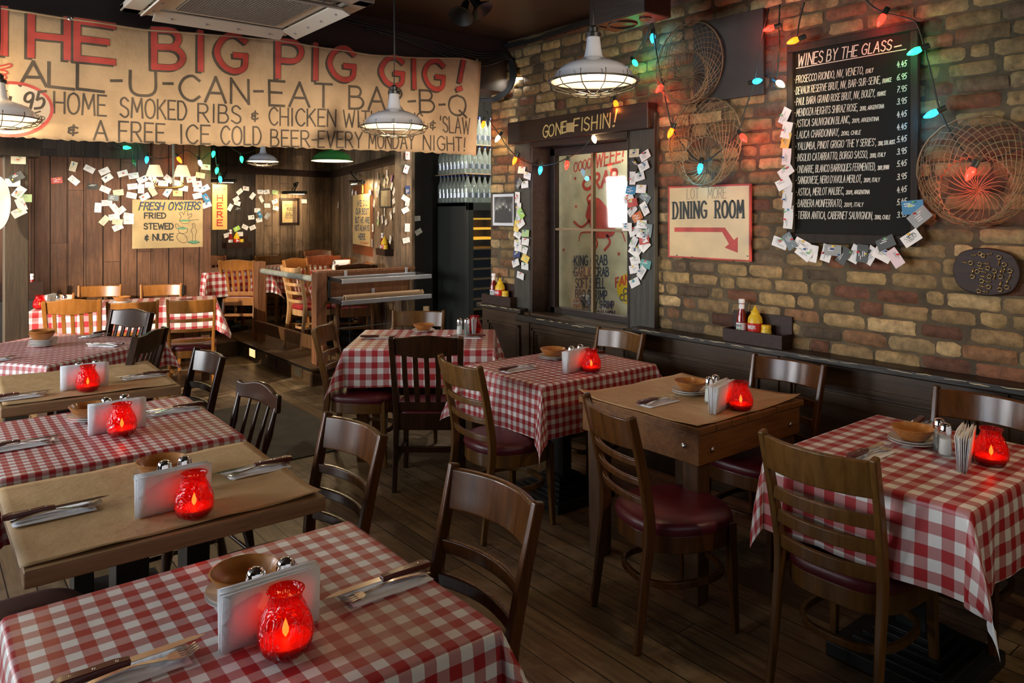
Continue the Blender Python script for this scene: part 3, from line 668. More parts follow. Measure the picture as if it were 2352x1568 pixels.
def slat_chair(label, wd, seat='vinyl', hgt=.92, group=None):
    t = thing('dining_chair', label, 'chair', group=group)
    out = superellipse(.43, .39, .42, p=6)
    ob('seat', cushion(out, .435, .03, .008), seat, t, smooth=60)
    ob('seat_frame', MB().box((0, 0, .405), (.40, .39, .06)), wd, t, bev=.004)
    P = {}
    for s in (-1, 1):
        P[s] = post_pts(s, .185, .20, hgt-.012, lean=.085); ob('back_post', MB().bar(P[s], .034, .044, up=(0, 1, 0), scale=[.8+.2*min(1, k.z/.45) for k in P[s]]), wd, t, bev=.005)
        ob('leg', MB().bar([(s*.18, .172, .43), (s*.184, .18, 0)], .038, .038, up=(0, 1, 0), scale=[1, .78]), wd, t, bev=.005)
        ob('stretcher', MB().bar([(s*.182, .176, .17), (s*.186, -.235, .17)], .018, .036), wd, t, bev=.003)
    ob('stretcher', MB().bar([(-.185, -.215, .24), (.185, -.215, .24)], .018, .034), wd, t, bev=.003)
    ob('apron', MB().bar([(-.18, -.2, .40), (.18, -.2, .40)], .02, .1), wd, t, bev=.004)
    # crest rail with a gently waved top edge
    n = 16; mb = MB(); vs = []; fs = []
    for i in range(n+1):
        f = i/n; x = -.185+.37*f; top = hgt-.006+.016*math.cos((f-.5)*2*math.pi)*.5; bot = hgt-.125-.008*math.cos((f-.5)*2*math.pi); by = -.018*(1-(2*f-1)**2)
        yt, yb = at_h(P[1], min(top, hgt-.013)).y+by, at_h(P[1], bot).y+by
        vs += [(x, yb-.012, bot), (x, yb+.012, bot), (x, yt+.012, top), (x, yt-.012, top)]
    for i in range(n):
        for j in range(4): j2 = (j+1) % 4; fs.append((4*i+j, 4*i+j2, 4*i+4+j2, 4*i+4+j))
    fs += [(3, 2, 1, 0), (4*n, 4*n+1, 4*n+2, 4*n+3)]; mb.add(vs, fs); ob('top_rail', mb, wd, t, bev=.005)
    a, b = at_h(P[-1], .49), at_h(P[1], .49); ob('lower_rail', MB().bar([a, b], .022, .05), wd, t, bev=.004)
    for k in range(5):
        x = -.13+.065*k; q0, q1 = at_h(P[1], .50), at_h(P[1], hgt-.12); bw = -.018*(1-(x/.185)**2)
        ob('slat', MB().bar([(x*.93, q0.y, .50), (x, (q0.y+q1.y)/2+bw*.5+.008, .65), (x, q1.y+bw, hgt-.115)], .03, .012, up=(0, 1, 0)), wd, t, bev=.003)
    return t
def turned(p0, p1, prof, n=10):
    p0, p1 = Vector(p0), Vector(p1); m = (p1-p0).to_track_quat('Z', 'Y').to_matrix(); L = (p1-p0).length
    return MB().lathe([(r, z*L) for z, r in prof], n, p0, m=m)
def spindle_chair(label, wd):
    t = thing('spindle_chair', label, 'chair'); out = superellipse(.42, .38, .41, p=3)
    ob('seat', MB().loop_prism(out, .425, .46), wd, t, bev=.012, seg=3)
    sp = [(0, .010), (.15, .011), (.32, .016), (.36, .009), (.40, .015), (.44, .009), (.7, .016), (.86, .011), (1, .009)]
    thin = [(0, .007), (.3, .010), (.6, .009), (1, .006)]
    legp = [(0, .013), (.1, .017), (.3, .021), (.5, .014), (.54, .02), (.58, .013), (.8, .021), (1, .016)]
    for k, x in enumerate((-.17, -.085, 0, .085, .17)):
        e = abs(x) > .1; ob('back_post' if e else 'spindle', turned((x*.92, -.17, .45), (x*1.08, -.265-(0 if e else .012), .82 if e else .81), sp if e else thin), wd, t, smooth=50)
    n = 14; mb = MB(); vs = []; fs = []
    for i in range(n+1):
        f = i/n; x = -.205+.41*f; up = .03*(1-(2*f-1)**2)**2+.012*max(0, abs(2*f-1)-.75)*4; y = -.265-.02*(1-(2*f-1)**2)
        vs += [(x, y-.013, .80+.012*(1-(2*f-1)**2)), (x, y+.013, .80+.012*(1-(2*f-1)**2)), (x, y+.005, .865+up), (x, y-.018, .865+up)]
    for i in range(n):
        for j in range(4): j2 = (j+1) % 4; fs.append((4*i+j, 4*i+j2, 4*i+4+j2, 4*i+4+j))
    fs += [(3, 2, 1, 0), (4*n, 4*n+1, 4*n+2, 4*n+3)]; mb.add(vs, fs); ob('top_rail', mb, wd, t, bev=.008, seg=3)
    for sx in (-1, 1):
        for sy in (-1, 1): ob('leg', turned((sx*.20, sy*.21, 0), (sx*.15, sy*.14, .43), legp), wd, t, smooth=50)
        ob('stretcher', MB().tube([(sx*.178, .178, .19), (sx*.178, -.178, .19)], .009), wd, t, smooth=50)
    ob('stretcher', MB().tube([(-.178, 0, .19), (.178, 0, .19)], .009), wd, t, smooth=50)
    ob('stretcher', MB().tube([(-.172, -.172, .25), (.172, -.172, .25)], .009), wd, t, smooth=50)
    return t
PROTO = {}
def chair(kind, x, y, face, label, group=None, z=0, **kw):
    """x, y: middle of the top of the back; face: direction the sitter looks (degrees from +X)"""
    key = kind+str(sorted(kw.items())); off = {'ladder': .28, 'slat': .29, 'spindle': .275}[kind]
    d = Vector((math.cos(R(face)), math.sin(R(face)))); loc = (x+d.x*off, y+d.y*off, z); rz = R(face-90)
    if key in PROTO: return dup(PROTO[key], loc, rz, label, group)
    t = {'ladder': ladder_chair, 'slat': slat_chair, 'spindle': spindle_chair}[kind](label, **kw)
    t.location = loc; t.rotation_euler = (0, 0, rz); PROTO[key] = t
    return t

# ---------------------------------------------------------------- tables and cloths
def cloth_mesh(w, d, ov, lift=.003, seed=0, flare=.5, twist=None):
    """a cloth over a w x d top (local, z=0 on the top) hanging ov=(x-,x+,y-,y+) over the edges"""
    rnd = random.Random(seed); rr = .012
    def axis(L, o0, o1):
        q = [-L/2-o0+o0*i/9 for i in range(9)]+[-L/2-.018, -L/2-.012, -L/2-.006] if o0 else []
        n = 10; q += [-L/2+L*i/n for i in range(n+1)]
        if o1: q += [L/2+.006, L/2+.012, L/2+.018]+[L/2+o1*(i+1)/9 for i in range(9)]
        return sorted(set(round(k, 5) for k in q))
    US, VS = axis(w, ov[0], ov[1]), axis(d, ov[2], ov[3]); ph = [rnd.uniform(0, 6.28) for _ in range(8)]
    def hang(h):                                                   # rounded edge, then straight down
        a = min(h/rr, math.pi/2); return rr*math.sin(a)+.004*min(1, h/.05), -rr*(1-math.cos(a))-max(0, h-rr*math.pi/2)
    mb = MB(); uv = []
    for v in VS:
        for u in US:
            a = max(abs(u)-w/2, 0); b = max(abs(v)-d/2, 0); sx, sy = math.copysign(1, u), math.copysign(1, v)
            if a == 0 and b == 0: p = (u, v, lift+.0012*math.sin(u*9+ph[0])*math.sin(v*11+ph[1]))
            elif b == 0 or a == 0:
                h = a or b; along = v if b == 0 else u; L = (d if b == 0 else w); o, z = hang(h)
                edge = min(1, (L/2-abs(along))/.12); wv = (.010*math.sin(along*15+ph[2 if b == 0 else 3])+.007*math.sin(along*31+ph[4]))*min(1, h/.2)*max(0, edge)
                o += wv+.012*min(1, h/.2)
                p = (sx*(w/2+o), v, z+lift) if b == 0 else (u, sy*(d/2+o), z+lift)
            else:
                r = math.hypot(a, b); q = math.atan2(b, a); o, z = hang(r); k = math.sin(2*q)
                tl = (.42 if twist == (sx, sy) else flare)*k**.8; h2 = max(0, r-.02); o += .012*min(1, r/.2)+h2*math.sin(tl); z = z+h2*(1-math.cos(tl))
                if twist == (sx, sy) and r > .27:                  # the hanging tip turns over and shows its white back
                    e = min(1, (r-.27)/.035); e = e*e*(3-2*e); q = q+(math.pi/2-2*q)*e
                qa = q+.22*math.sin(4*q)*(1 if (sx*sy > 0) else -1)
                p = (sx*(w/2+o*math.cos(qa)), sy*(d/2+o*math.sin(qa)), z+lift)
            mb.v.append(Vector(p)); uv.append((u+5, v+5))
    n = len(US)
    for j in range(len(VS)-1):
        for i in range(n-1): mb.f.append((j*n+i, j*n+i+1, (j+1)*n+i+1, (j+1)*n+i))
    mb.uv = uv; return mb
def pedestal_table(x, y, rz, w, d, label, z0=0, top='slab', th=.035, posts=2, group='pedestal tables'):
    t = thing('dining_table', label, 'table', (x, y, z0), rz, group)
    ob('tabletop', MB().box((0, 0, .747-th/2), (w, d, th)), top, t, bev=.006)
    for k in range(posts):
        s = 0 if posts == 1 else (-.1, .1)[k]
        ob('post', MB().box((s, 0, .40), (.07, .11, .62)), 'black', t, bev=.004)
    mb = MB().box((0, 0, .03), (.44, .44, .05))
    for k in range(5): mb.box((0, 0, .055+.018*k), (.36-.05*k, .36-.05*k, .02))
    ob('foot', mb, 'black', t, bev=.004)
    return t
def legged_table(x, y, rz, w, d, label, wd='oldtable', leg='oldleg', z0=0, apron=.13, lw=.085, bolts=True):
    t = thing('dining_table', label, 'table', (x, y, z0), rz)
    n = 7; 
    mb = MB(); rnd = random.Random(label)
    for k in range(n):
        a = -w/2+w*k/n; mb.box((a+w/n/2, 0, .733+rnd.uniform(-.0015, .0015)), (w/n-.004, d, .028))
    ob('tabletop', mb, wd, t, bev=.004)
    for s in (-1, 1):
        ob('apron', MB().box((0, s*(d/2-.03), .719-apron/2), (w-.06, .032, apron)), wd, t, bev=.004)
        ob('apron', MB().box((s*(w/2-.03), 0, .719-apron/2), (.032, d-.03, apron)), wd, t, bev=.004)
    for sx in (-1, 1):
        for sy in (-1, 1):
            l = ob('leg', MB().bar([(sx*(w/2-.075), sy*(d/2-.075), 0), (sx*(w/2-.072), sy*(d/2-.072), .70)], lw, lw, up=(0, 1, 0), scale=[.88, 1]), leg, t, bev=.006)
            if bolts:
                for ax in (0, 1):
                    c = (sx*(w/2-.012), sy*(d/2-.09), .66) if ax else (sx*(w/2-.10), sy*(d/2-.012), .645)
                    m = Matrix.Rotation(R(90)*(sx if ax else -sy), 3, 'Y' if ax else 'X'); ob('bolt', MB().lathe([(.013, 0), (.012, .004), (.007, .007), (.0, .008)], 12, c, m=m), 'steel', t, smooth=True)
    return t
CM = {}
def tablecloth(x, y, rz, w, d, ov, period, label, z=.749, seed=0, flare=.42, twist=None, group='red gingham tablecloths'):
    k = round(period, 3)
    if k not in CM: CM[k] = gingham('gingham', period)
    o = ob('tablecloth', cloth_mesh(w, d, ov, seed=seed, flare=flare, twist=twist), CM[k], smooth=50); o.location = (x, y, z); o.rotation_euler = (0, 0, rz)
    return tag(o, label, 'tablecloth', group)
def paper_sheet(x, y, rz, w, d, label, seed=0, over=.0, curl=(0, 0, 0, 0), z=.7485):
    rnd = random.Random(seed); ph = [rnd.uniform(0, 6) for _ in range(6)]; nx, ny = 30, 26; mb = MB()
    for j in range(ny+1):
        for i in range(nx+1):
            u, v = -w/2+w*i/nx, -d/2+d*j/ny; h = .0014+.0012*math.sin(u*13+ph[0])*math.sin(v*17+ph[1])+.0006*math.sin(u*41+ph[2]+v*29)
            for (sx, sy), c in zip(((-1, -1), (1, -1), (1, 1), (-1, 1)), curl):
                e = max(0, 1-math.hypot((sx*w/2-u)/.20, (sy*d/2-v)/.14)); h += c*e*e
            e = min(w/2-abs(u), d/2-abs(v)); h += .004*max(0, 1-e/.03)*(.6+.5*math.sin((u+v)*21+ph[3]))
            mb.v.append(Vector((u, v, max(.0006, h))))
    n = nx+1
    for j in range(ny):
        for i in range(nx): mb.f.append((j*n+i, j*n+i+1, (j+1)*n+i+1, (j+1)*n+i))
    o = ob('paper_sheet', mb, 'paper', smooth=True); md = o.modifiers.new('sheet', 'SOLIDIFY'); md.thickness = .0006
    o.location = (x, y, z); o.rotation_euler = (0, 0, rz); return tag(o, label, 'table paper', 'brown paper table covers')
# ================================================================ tables, cloths, chairs in place
pedestal_table(.56, 1.60, 0, .77, .66, 'pedestal table under the nearest red gingham cloth')
tablecloth(.56, 1.60, 0, .80, .69, (.26, .26, .27, .24), .057, 'red gingham tablecloth nearest the camera at bottom left', seed=1)
t2 = pedestal_table(.605, 2.52, 0, .79, .70, 'thick slab-topped pedestal table under the nearest brown paper sheet', th=.045)
paper_sheet(.60, 2.53, 0, .79, .67, 'brown paper sheet with two place settings and bowl, nearest the camera', 2, curl=(0, .006, 0, .003))
pedestal_table(.62, 3.37, 0, .74, .76, 'pedestal table under the second gingham cloth in the left row')
tablecloth(.62, 3.37, 0, .78, .80, (.2, .2, .22, .22), .040, 'small-checked gingham tablecloth between the two brown paper tables', seed=3)
pedestal_table(.70, 4.43, R(-2), .76, .78, 'slab-topped pedestal table under the farther brown paper sheet on the left', th=.045)
paper_sheet(.70, 4.45, R(-2), .74, .74, 'farther brown paper sheet in the left row, in front of the diagonal gingham table', 5)
legged_table(.70, 5.68, R(36.4), .90, .90, 'square table set diagonally under the gingham cloth with stacked plates', bolts=False)
tablecloth(.70, 5.68, R(36.4), .94, .94, (.19, .19, .19, .19), .046, 'small-checked gingham tablecloth set diagonally, with a bowl on five plates', seed=4)
legged_table(1.656, 8.03, R(-15.6), 1.5, .72, 'long table in the sun by the plank wall under gingham cloth', bolts=False)
tablecloth(1.656, 8.03, R(-15.6), 1.55, .77, (.25, .26, .26, .2), .10, 'sunlit gingham tablecloth in front of the oyster sign wall', seed=5)
pedestal_table(2.84, 1.21, 0, .80, .62, 'pedestal table under the rightmost gingham cloth', posts=1)
tablecloth(2.84, 1.21, 0, .84, .66, (.27, .27, .27, .22), .074, 'rightmost gingham tablecloth, large checks, with a white-backed corner tip hanging', seed=6, flare=.12, twist=(-1, -1))
legged_table(2.885, 2.25, 0, .79, .71, 'bare-sided old plank table with bolted apron and thick square legs')
paper_sheet(2.885, 2.26, 0, .78, .70, 'brown paper sheet with curled corners on the bolted plank table', 8, curl=(.004, .022, .0, .03))
pedestal_table(2.92, 3.20, 0, .83, .62, 'pedestal table with ribbed black foot under the cloth by the window', posts=1)
tablecloth(2.92, 3.20, 0, .86, .66, (.28, .28, .28, .2), .048, 'small-checked gingham tablecloth with long hanging corner, beside the crab window', seed=9)
legged_table(2.79, 4.46, R(-37.5), .90, .74, 'square-legged dark table under the gingham cloth nearest the fridge', wd='walnut', leg='walnut', bolts=False)
tablecloth(2.79, 4.46, R(-37.5), .95, .79, (.24, .24, .25, .2), .074, 'gingham tablecloth nearest the black fridge, with a dark slat-back chair before it', seed=10)

NEAR = dict(wd='walnut')
OL = dict(wd='olivewood')
chair('ladder', 2.28, 1.28, 0, 'brown ladder-back chair with maroon seat, front right at the rightmost table', wd='olivewood', slats=(.665, .58, .49), sh=.046, rail=.12)
chair('ladder', 2.11, 2.045, -19, 'brown ladder-back chair with crimson seat at the bolted plank table', wd='walnut', round_seat=True, sh=.026, slats=(.70, .625, .55))
chair('ladder', 2.16, 3.13, -4, 'brown ladder-back chair with round maroon seat, left of the window table', wd='olivewood', round_seat=True, sh=.03)
chair('ladder', 1.262, 1.66, 180, 'glossy dark brown ladder-back chair nearest the camera, right of nearest gingham table', wd='walnut', slats=(.655, .565, .475), sh=.04)
chair('ladder', 1.226, 2.43, 183, 'glossy brown ladder-back chair at the right end of the nearest brown paper table', wd='walnut', slats=(.685, .605, .525), seat='vinyldark')
chair('ladder', 1.247, 4.165, 183, 'very dark ladder-back chair at the right end of the farther brown paper table', wd='darkwood', slats=(.685, .605, .525), seat='vinyldark')
chair('spindle', 1.165, 3.2, 184, 'black spindle-back chair with turned posts standing by the floor mat', wd='darkwood')
chair('slat', 1.125, 4.89, 144, 'dark slat-back chair tilted against the right corner of the diagonal table', wd='darkwood', seat='vinyldark')
chair('slat', 1.255, 6.04, 207, 'shiny dark slat-back chair on the far side of the diagonal table', wd='darkwood', seat='vinyldark')
chair('slat', 2.31, 3.68, 51.3, 'dark slat-back chair with deep red seat before the table nearest the fridge', wd='darkwood', seat='vinyl')
chair('ladder', 2.13, 4.68, -42, 'brown ladder-back chair seen side on, left of the table nearest the fridge', wd='olivewood', sh=.036)
chair('ladder', 3.04, 4.95, 231, 'brown chair facing the camera at the far side of the table nearest the fridge', wd='olivewood', sh=.036)
chair('ladder', 3.53, 3.30, 180, 'brown ladder-back chair against the panelling under the crab window', wd='olivewood')
chair('ladder', 3.50, 2.11, 181, 'brown ladder-back chair against the panelling below the condiment box', wd='walnut', sh=.036)
chair('ladder', 3.46, 1.19, 180, 'brown ladder-back chair at the right edge, against the panelling', wd='walnut', sh=.04)
chair('ladder', -.09, 2.52, 0, 'dark chair mostly hidden at the left end of the nearest brown paper table', wd='walnut', seat='vinyldark')
chair('slat', 1.02, 7.06, 73, 'orange-brown slat-back chair in front of the sunlit table', wd='honeywood')
chair('ladder', 1.46, 6.99, 77, 'honey-coloured ladder-back chair, middle of the three before the sunlit table', wd='honeywood', sh=.03)
chair('ladder', 1.90, 6.86, 74, 'honey-coloured ladder-back chair with red seat, right of the three before the sunlit table', wd='honeywood', sh=.03)
chair('ladder', 1.52, 8.76, -107, 'honey-coloured chair behind the sunlit table, left of the oyster sign', wd='honeywood', sh=.03)
chair('ladder', 2.05, 8.5, -105, 'honey-coloured chair behind the sunlit table, directly below the oyster sign', wd='honeywood', sh=.03)
chair('ladder', 1.08, 8.72, -100, 'lower brown chair behind the sunlit table near the wooden post', wd='honeywood', hgt=.82, slats=(.62, .55))
PZ = .18
chair('slat', 2.97, 8.9, 51, 'tall orange-brown slat-back chair on the platform below the HERE sign', z=PZ, wd='honeywood', hgt=.90)
chair('slat', 3.0, 10.0, -78, 'brown chair half hidden behind the end of the plank wall', z=PZ, wd='redwood', hgt=.90)
pedestal_table(2.98, 9.47, R(14), .78, .7, 'table under gingham cloth in the alcove below the HERE sign', z0=PZ, posts=1)
tablecloth(2.98, 9.47, R(14), .82, .74, (.3, .3, .3, .1), .08, 'gingham tablecloth in the dark alcove below the HERE sign', z=PZ+.749, seed=11)
pedestal_table(4.12, 9.55, R(14), .74, .74, 'platform table under gingham cloth below the BIG EASY sign', z0=PZ, posts=1)
tablecloth(4.12, 9.55, R(14), .78, .8, (.34, .3, .34, .1), .08, 'gingham tablecloth on the platform below the BIG EASY sign', z=PZ+.749, seed=12)
pedestal_table(4.10, 8.42, R(14), .5, .55, 'platform table under gingham cloth below the WE DO OUR BEST sign', z0=PZ, posts=1)
tablecloth(4.10, 8.42, R(14), .54, .6, (.25, .1, .25, .1), .08, 'gingham tablecloth below the WE DO OUR BEST sign', z=PZ+.749, seed=13)
pedestal_table(3.80, 7.75, R(14+45), .56, .56, 'platform table behind the paper roll rack', z0=PZ, posts=1)
tablecloth(3.80, 7.75, R(14+45), .6, .6, (.24, .2, .24, .1), .07, 'gingham tablecloth with a white corner hanging behind the paper roll rack', z=PZ+.749, seed=14)
for x, y, f, k, wd, lab in ((3.76, 10.02, -76, 'ladder', 'olivewood', 'brown chair by the alcove wall left of the BIG EASY sign table'),
        (4.55, 10.15, -100, 'slat', 'redwood', 'reddish chair against the corner of the plank alcove'),
        (4.04, 8.86, 75, 'slat', 'redwood', 'reddish slat-back chair in the middle of the raised platform'),
        (4.40, 9.0, -105, 'ladder', 'olivewood', 'brown chair in front of the WE DO OUR BEST sign'),
        (3.14, 7.72, 5, 'ladder', 'mapleleg', 'pale wood ladder-back chair with red seat just behind the grey tube rail'),
        (3.50, 8.45, -60, 'slat', 'honeywood', 'light wood chair behind the front fence post'),
        (3.62, 7.12, 75, 'slat', 'darkwood', 'dark slat-back chair just behind the paper roll rack'),
        (4.10, 7.75, 160, 'ladder', 'honeywood', 'orange wood chair behind the right half of the paper roll rack')):
    chair(k, x, y, f, lab, z=PZ, wd=wd, seat='vinylred' if wd == 'mapleleg' else 'vinyl')

# ================================================================ tableware
def jar_profile():
    p = [(.030, 0), (.043, .006), (.052, .022), (.0545, .042), (.051, .064), (.042, .086), (.0345, .101), (.032, .110), (.034, .118), (.0375, .125)]
    q = spline([(r, z, 0) for r, z in p], 3); return [(v.x, v.y) for v in q]
JAR = None
def candle(x, y, z, label):
    global JAR
    if JAR: t = dup(JAR, (x, y, z), random.uniform(0, 6), label)
    else:
        JAR = t = thing('candle_jar', label, 'candle holder', (x, y, z), group='red glass candle jars')
        p = jar_profile(); ob('jar', MB().lathe(p+[(r-.004, h) for r, h in reversed(p[2:])], 36, cap=False), 'redglass', t, smooth=True)
        ob('wax', MB().lathe([(.03, .006), (.049, .02), (.0495, .028), (.0, .030)], 24), 'wax', t, smooth=50)
        ob('flame', MB().lathe([(.0015, .032), (.006, .040), (.0065, .048), (.003, .060), (0, .068)], 12), 'flame', t, smooth=True)
    l = bpy.data.lights.get('candlelight')
    if l is None: l = bpy.data.lights.new('candlelight', 'POINT'); l.energy = .07; l.color = (1, .5, .2); l.shadow_soft_size = .012
    o = bpy.data.objects.new('candlelight', l); COL.objects.link(o); o.parent = t; o.location = (0, 0, .082)
    return t
M['wax'] = plain('wax', (.75, .12, .08), .5)
def napkins(x, y, z, rz, label, n=7, w=.205, h=.118):
    t = thing('napkin_stack', label, 'napkins', (x, y, z), rz, 'standing paper napkins'); rnd = random.Random(label)
    for k in range(n):
        yy = (k-(n-1)/2)*.0035; dz = rnd.uniform(-.004, .004); dx = rnd.uniform(-.004, .004); ln = (k-(n-1)/2)*.0025
        mb = MB(); nx = 8; vs = []
        for i in range(nx+1):
            u = -w/2+w*i/nx
            for j in range(3):
                q = j/2; vs.append((u+dx, yy+ln*q+.0022*math.sin(u*25+k)*q, q*(h+dz*(1 if k not in (0, n-1) else 0))))
        mb.add(vs, [(3*i+j, 3*i+3+j, 3*i+4+j, 3*i+1+j) for i in range(nx) for j in range(2)])
        o = ob('napkin', mb, 'napkin', t, smooth=True); md = o.modifiers.new('fold', 'SOLIDIFY'); md.thickness = .0016
    return t
SHK = {}
def shaker(x, y, z, label, pepper=False):
    if pepper in SHK: return dup(SHK[pepper], (x, y, z), 0, label)
    t = thing('pepper_shaker' if pepper else 'salt_shaker', label, 'shaker', (x, y, z), group='salt and pepper shakers'); SHK[pepper] = t
    ob('glass', MB().lathe([(.019, 0), (.021, .004), (.021, .012), (.0165, .055), (.0165, .068)], 10), 'bottle', t, smooth=40)
    ob('filling', MB().lathe([(.016, .004), (.018, .012), (.0155, .042 if pepper else .05)], 12), 'peppercorn' if pepper else 'white', t, smooth=40)
    t.scale = (1.1, 1.1, 1.2); ob('cap', MB().lathe([(.0185, .066), (.0195, .070), (.0195, .080), (.0175, .084), (.018, .088), (.013, .095), (.005, .098), (0, .0985)], 20), 'chrome', t, smooth=50)
    return t
M['peppercorn'] = plain('peppercorn', (.06, .05, .035), .9)
BW = {}
def plates_bowl(x, y, z, where, n=2, r=.078, bowls=1):
    for k in range(n):
        lab = ('upper' if k == n-1 else 'lower') if n == 2 else ('%s plate from the bottom' % ('first', 'second', 'third', 'fourth', 'fifth')[k])
        lab = (f'{lab} of two white plates under the bowl, {where}') if n == 2 else (f'white {lab}, stack on {where}' if n > 2 else f'single white plate under the bowl, {where}')
        if 'p' in BW: dup(BW['p'], (x+.002*k, y, z+.009*k), 0, lab)
        else:
            t = thing('side_plate', lab, 'plate', (x, y, z), group='white side plates'); BW['p'] = t
            ob('plate', MB().lathe([(.045, 0), (.05, .003), (.084, .013), (.085, .0155), (.05, .0065), (0, .006)], 40), 'china', t, smooth=50)
    lab = 'small round wooden salad bowl on '+where
    zb = z+.009*(n-1)+.0072
    for q in range(bowls):
        if bowls > 1: lab = ('upper' if q else 'lower')+' of two nested wooden bowls on '+where
        if 'b' in BW: dup(BW['b'], (x, y-.004, zb+.016*q), 0, lab)
        else:
            t = thing('wooden_bowl', lab, 'bowl', (x, y-.004, zb), group='wooden salad bowls'); BW['b'] = t
            ob('bowl', MB().lathe([(.036, 0), (.042, .004), (.062, .022), (.075, .043), (.0775, .047), (.074, .048), (.070, .043), (.056, .022), (.034, .008), (0, .007)], 40), 'bowl', t, smooth=50)
CUT = {}
def setting(x, y, z, rz, where, flip=1):
    """folded napkin with a steak knife and fork on it; local +x is the handle end"""
    loc = (x, y, z)
    m = Matrix.Rotation(rz, 3, 'Z')
    def off(a, b, c): return Vector(loc)+m @ Vector((a, b*flip, c))
    if 'n' in CUT: dup(CUT['n'], off(.015, 0, 0), rz, 'folded napkin under cutlery, '+where)
    else:
        t = thing('folded_napkin', 'folded napkin under cutlery, '+where, 'napkin', off(.015, 0, 0), rz, 'napkins under cutlery'); CUT['n'] = t
        mb = MB(); nx, ny = 12, 5
        for lay in (0, 1):
            vs = []
            for j in range(ny+1):
                for i in range(nx+1):
                    u, v = -.1+.2*i/nx-lay*.006, -.042+.084*j/ny+lay*.004; vs.append((u, v, .001+.0022*lay+.0012*math.sin(u*40+lay)*math.sin(v*50+1)))
            mb.add(vs, [(j*(nx+1)+i, j*(nx+1)+i+1, (j+1)*(nx+1)+i+1, (j+1)*(nx+1)+i) for j in range(ny) for i in range(nx)])
        o = ob('napkin', mb, 'napkin', t, smooth=True); md = o.modifiers.new('fold', 'SOLIDIFY'); md.thickness = .0012
    if 'k' in CUT: dup(CUT['k'], off(0, .014, .006), rz, 'red-handled steak knife, '+where)
    else:
        t = thing('steak_knife', 'red-handled steak knife, '+where, 'knife', off(0, .014, .006), rz, 'steak knives'); CUT['k'] = t; t.scale = (1.12, 1.25, 1.15)
        ob('handle', MB().sweep([(.005, 0, .008), (.03, 0, .009), (.07, 0, .0085), (.105, 0, .009), (.122, 0, .0075)], [(-.009, -.0065), (.009, -.0065), (.0105, 0), (.009, .0065), (-.009, .0065), (-.0105, 0)], scale=[.8, 1, 1, 1.08, .8]), 'handle', t, bev=.002)
        ob('blade', MB().loop_prism([(.006, -.008), (.006, .007), (-.06, .0075), (-.1, .004), (-.122, -.002), (-.1, -.0085)], .0075, .009), 'steel', t)
        for a in (.025, .06, .095): ob('rivet', MB().lathe([(.003, .0145), (.0025, .0158), (0, .016)], 10, (a, 0, 0)), 'steel', t.children[0])
    if 'f' in CUT: dup(CUT['f'], off(0, -.016, .006), rz, 'steel fork by the knife, '+where)
    else:
        t = thing('fork', 'steel fork by the knife, '+where, 'fork', off(0, -.016, .006), rz, 'steel forks'); CUT['f'] = t; t.scale = (1.12, 1.25, 1.2)
        mb = MB(); pts = [(.105, 0, .002), (.06, 0, .008), (.01, 0, .011), (-.03, 0, .006), (-.05, 0, .004)]
        mb.bar(spline(pts, 4), .008, .002, scale=[1.5-1.0*min(1, i/10) if i < 10 else .55+.03*i for i in range(17)])
        ob('handle', mb, 'steel', t, smooth=50)
        mb = MB().loop_prism([(-.045, -.004), (-.045, .004), (-.055, .0115), (-.066, .012), (-.066, -.012), (-.055, -.0115)], .0030, .0052)
        for k in range(4):
            yy = -.0102+.0068*k; mb.bar([(-.064, yy, .004), (-.08, yy, .003), (-.098, yy, .009)], .0034, .002)
        ob('tines', mb, 'steel', t, smooth=40)
TZ = .7535
def dress(where, c, candle_at, nap, bowl, sh, sets, nrz=0, plates=2, bowls=1, z=TZ, n=7):
    if candle_at: candle(*candle_at, z, 'glowing red glass candle jar on '+where)
    if nap: napkins(*nap, z, nrz, 'standing stack of white paper napkins on '+where, n)
    if bowl: plates_bowl(*bowl, z, where, plates, bowls=bowls)
    for k, (a, b) in enumerate(sh): shaker(a, b, z, ('glass pepper shaker with chrome cap on ' if k else 'glass salt shaker with chrome cap on ')+where, bool(k))
    for k, (a, b, rz, f, side) in enumerate(sets): setting(a, b, z, rz, f'{side} of {where}', f)
PI = math.pi
PSZ = .7525
dress('the nearest gingham table', 0, (.577, 1.44), (.578, 1.52), (.589, 1.71), ((.57, 1.585), (.638, 1.59)), ((.85, 1.545, 0, 1, 'right end'), (.33, 1.56, PI, -1, 'left end')))
dress('the nearest brown paper table', 0, (.632, 2.255), (.60, 2.345), (.637, 2.64), ((.60, 2.45), (.66, 2.455)), ((.90, 2.52, 0, 1, 'right end'), (.33, 2.52, PI, -1, 'left end')), z=PSZ)
dress('the small-checked table in the left row', 0, (.64, 3.25), (.64, 3.33), (.58, 3.58), ((.62, 3.44), (.69, 3.45)), ((.89, 3.50, 0, 1, 'right end'), (.32, 3.33, PI, -1, 'left end')))
dress('the farther brown paper table', 0, (.67, 4.17), (.67, 4.25), None, ((.66, 4.35), (.74, 4.36)), ((.95, 4.33, 0, 1, 'right end'), (.40, 4.22, PI, -1, 'left end')), z=PSZ)
dress('the diagonal gingham table', 0, None, None, (.66, 5.75), (), ((.98, 5.52, R(-50), 1, 'near right side'), (1.0, 6.0, R(40), 1, 'far right side'), (.37, 5.35, R(200), 1, 'near left side'), (.3, 6.0, R(150), 1, 'far left side')), plates=5, bowls=2)
dress('the sunlit table by the plank wall', 0, (.90, 8.02), (.99, 8.10), (1.546, 7.86), ((1.05, 8.06), (1.10, 8.03)), ((2.05, 7.85, R(-15), 1, 'right end'), (1.35, 8.1, R(75), 1, 'far side')), nrz=R(60), plates=4)
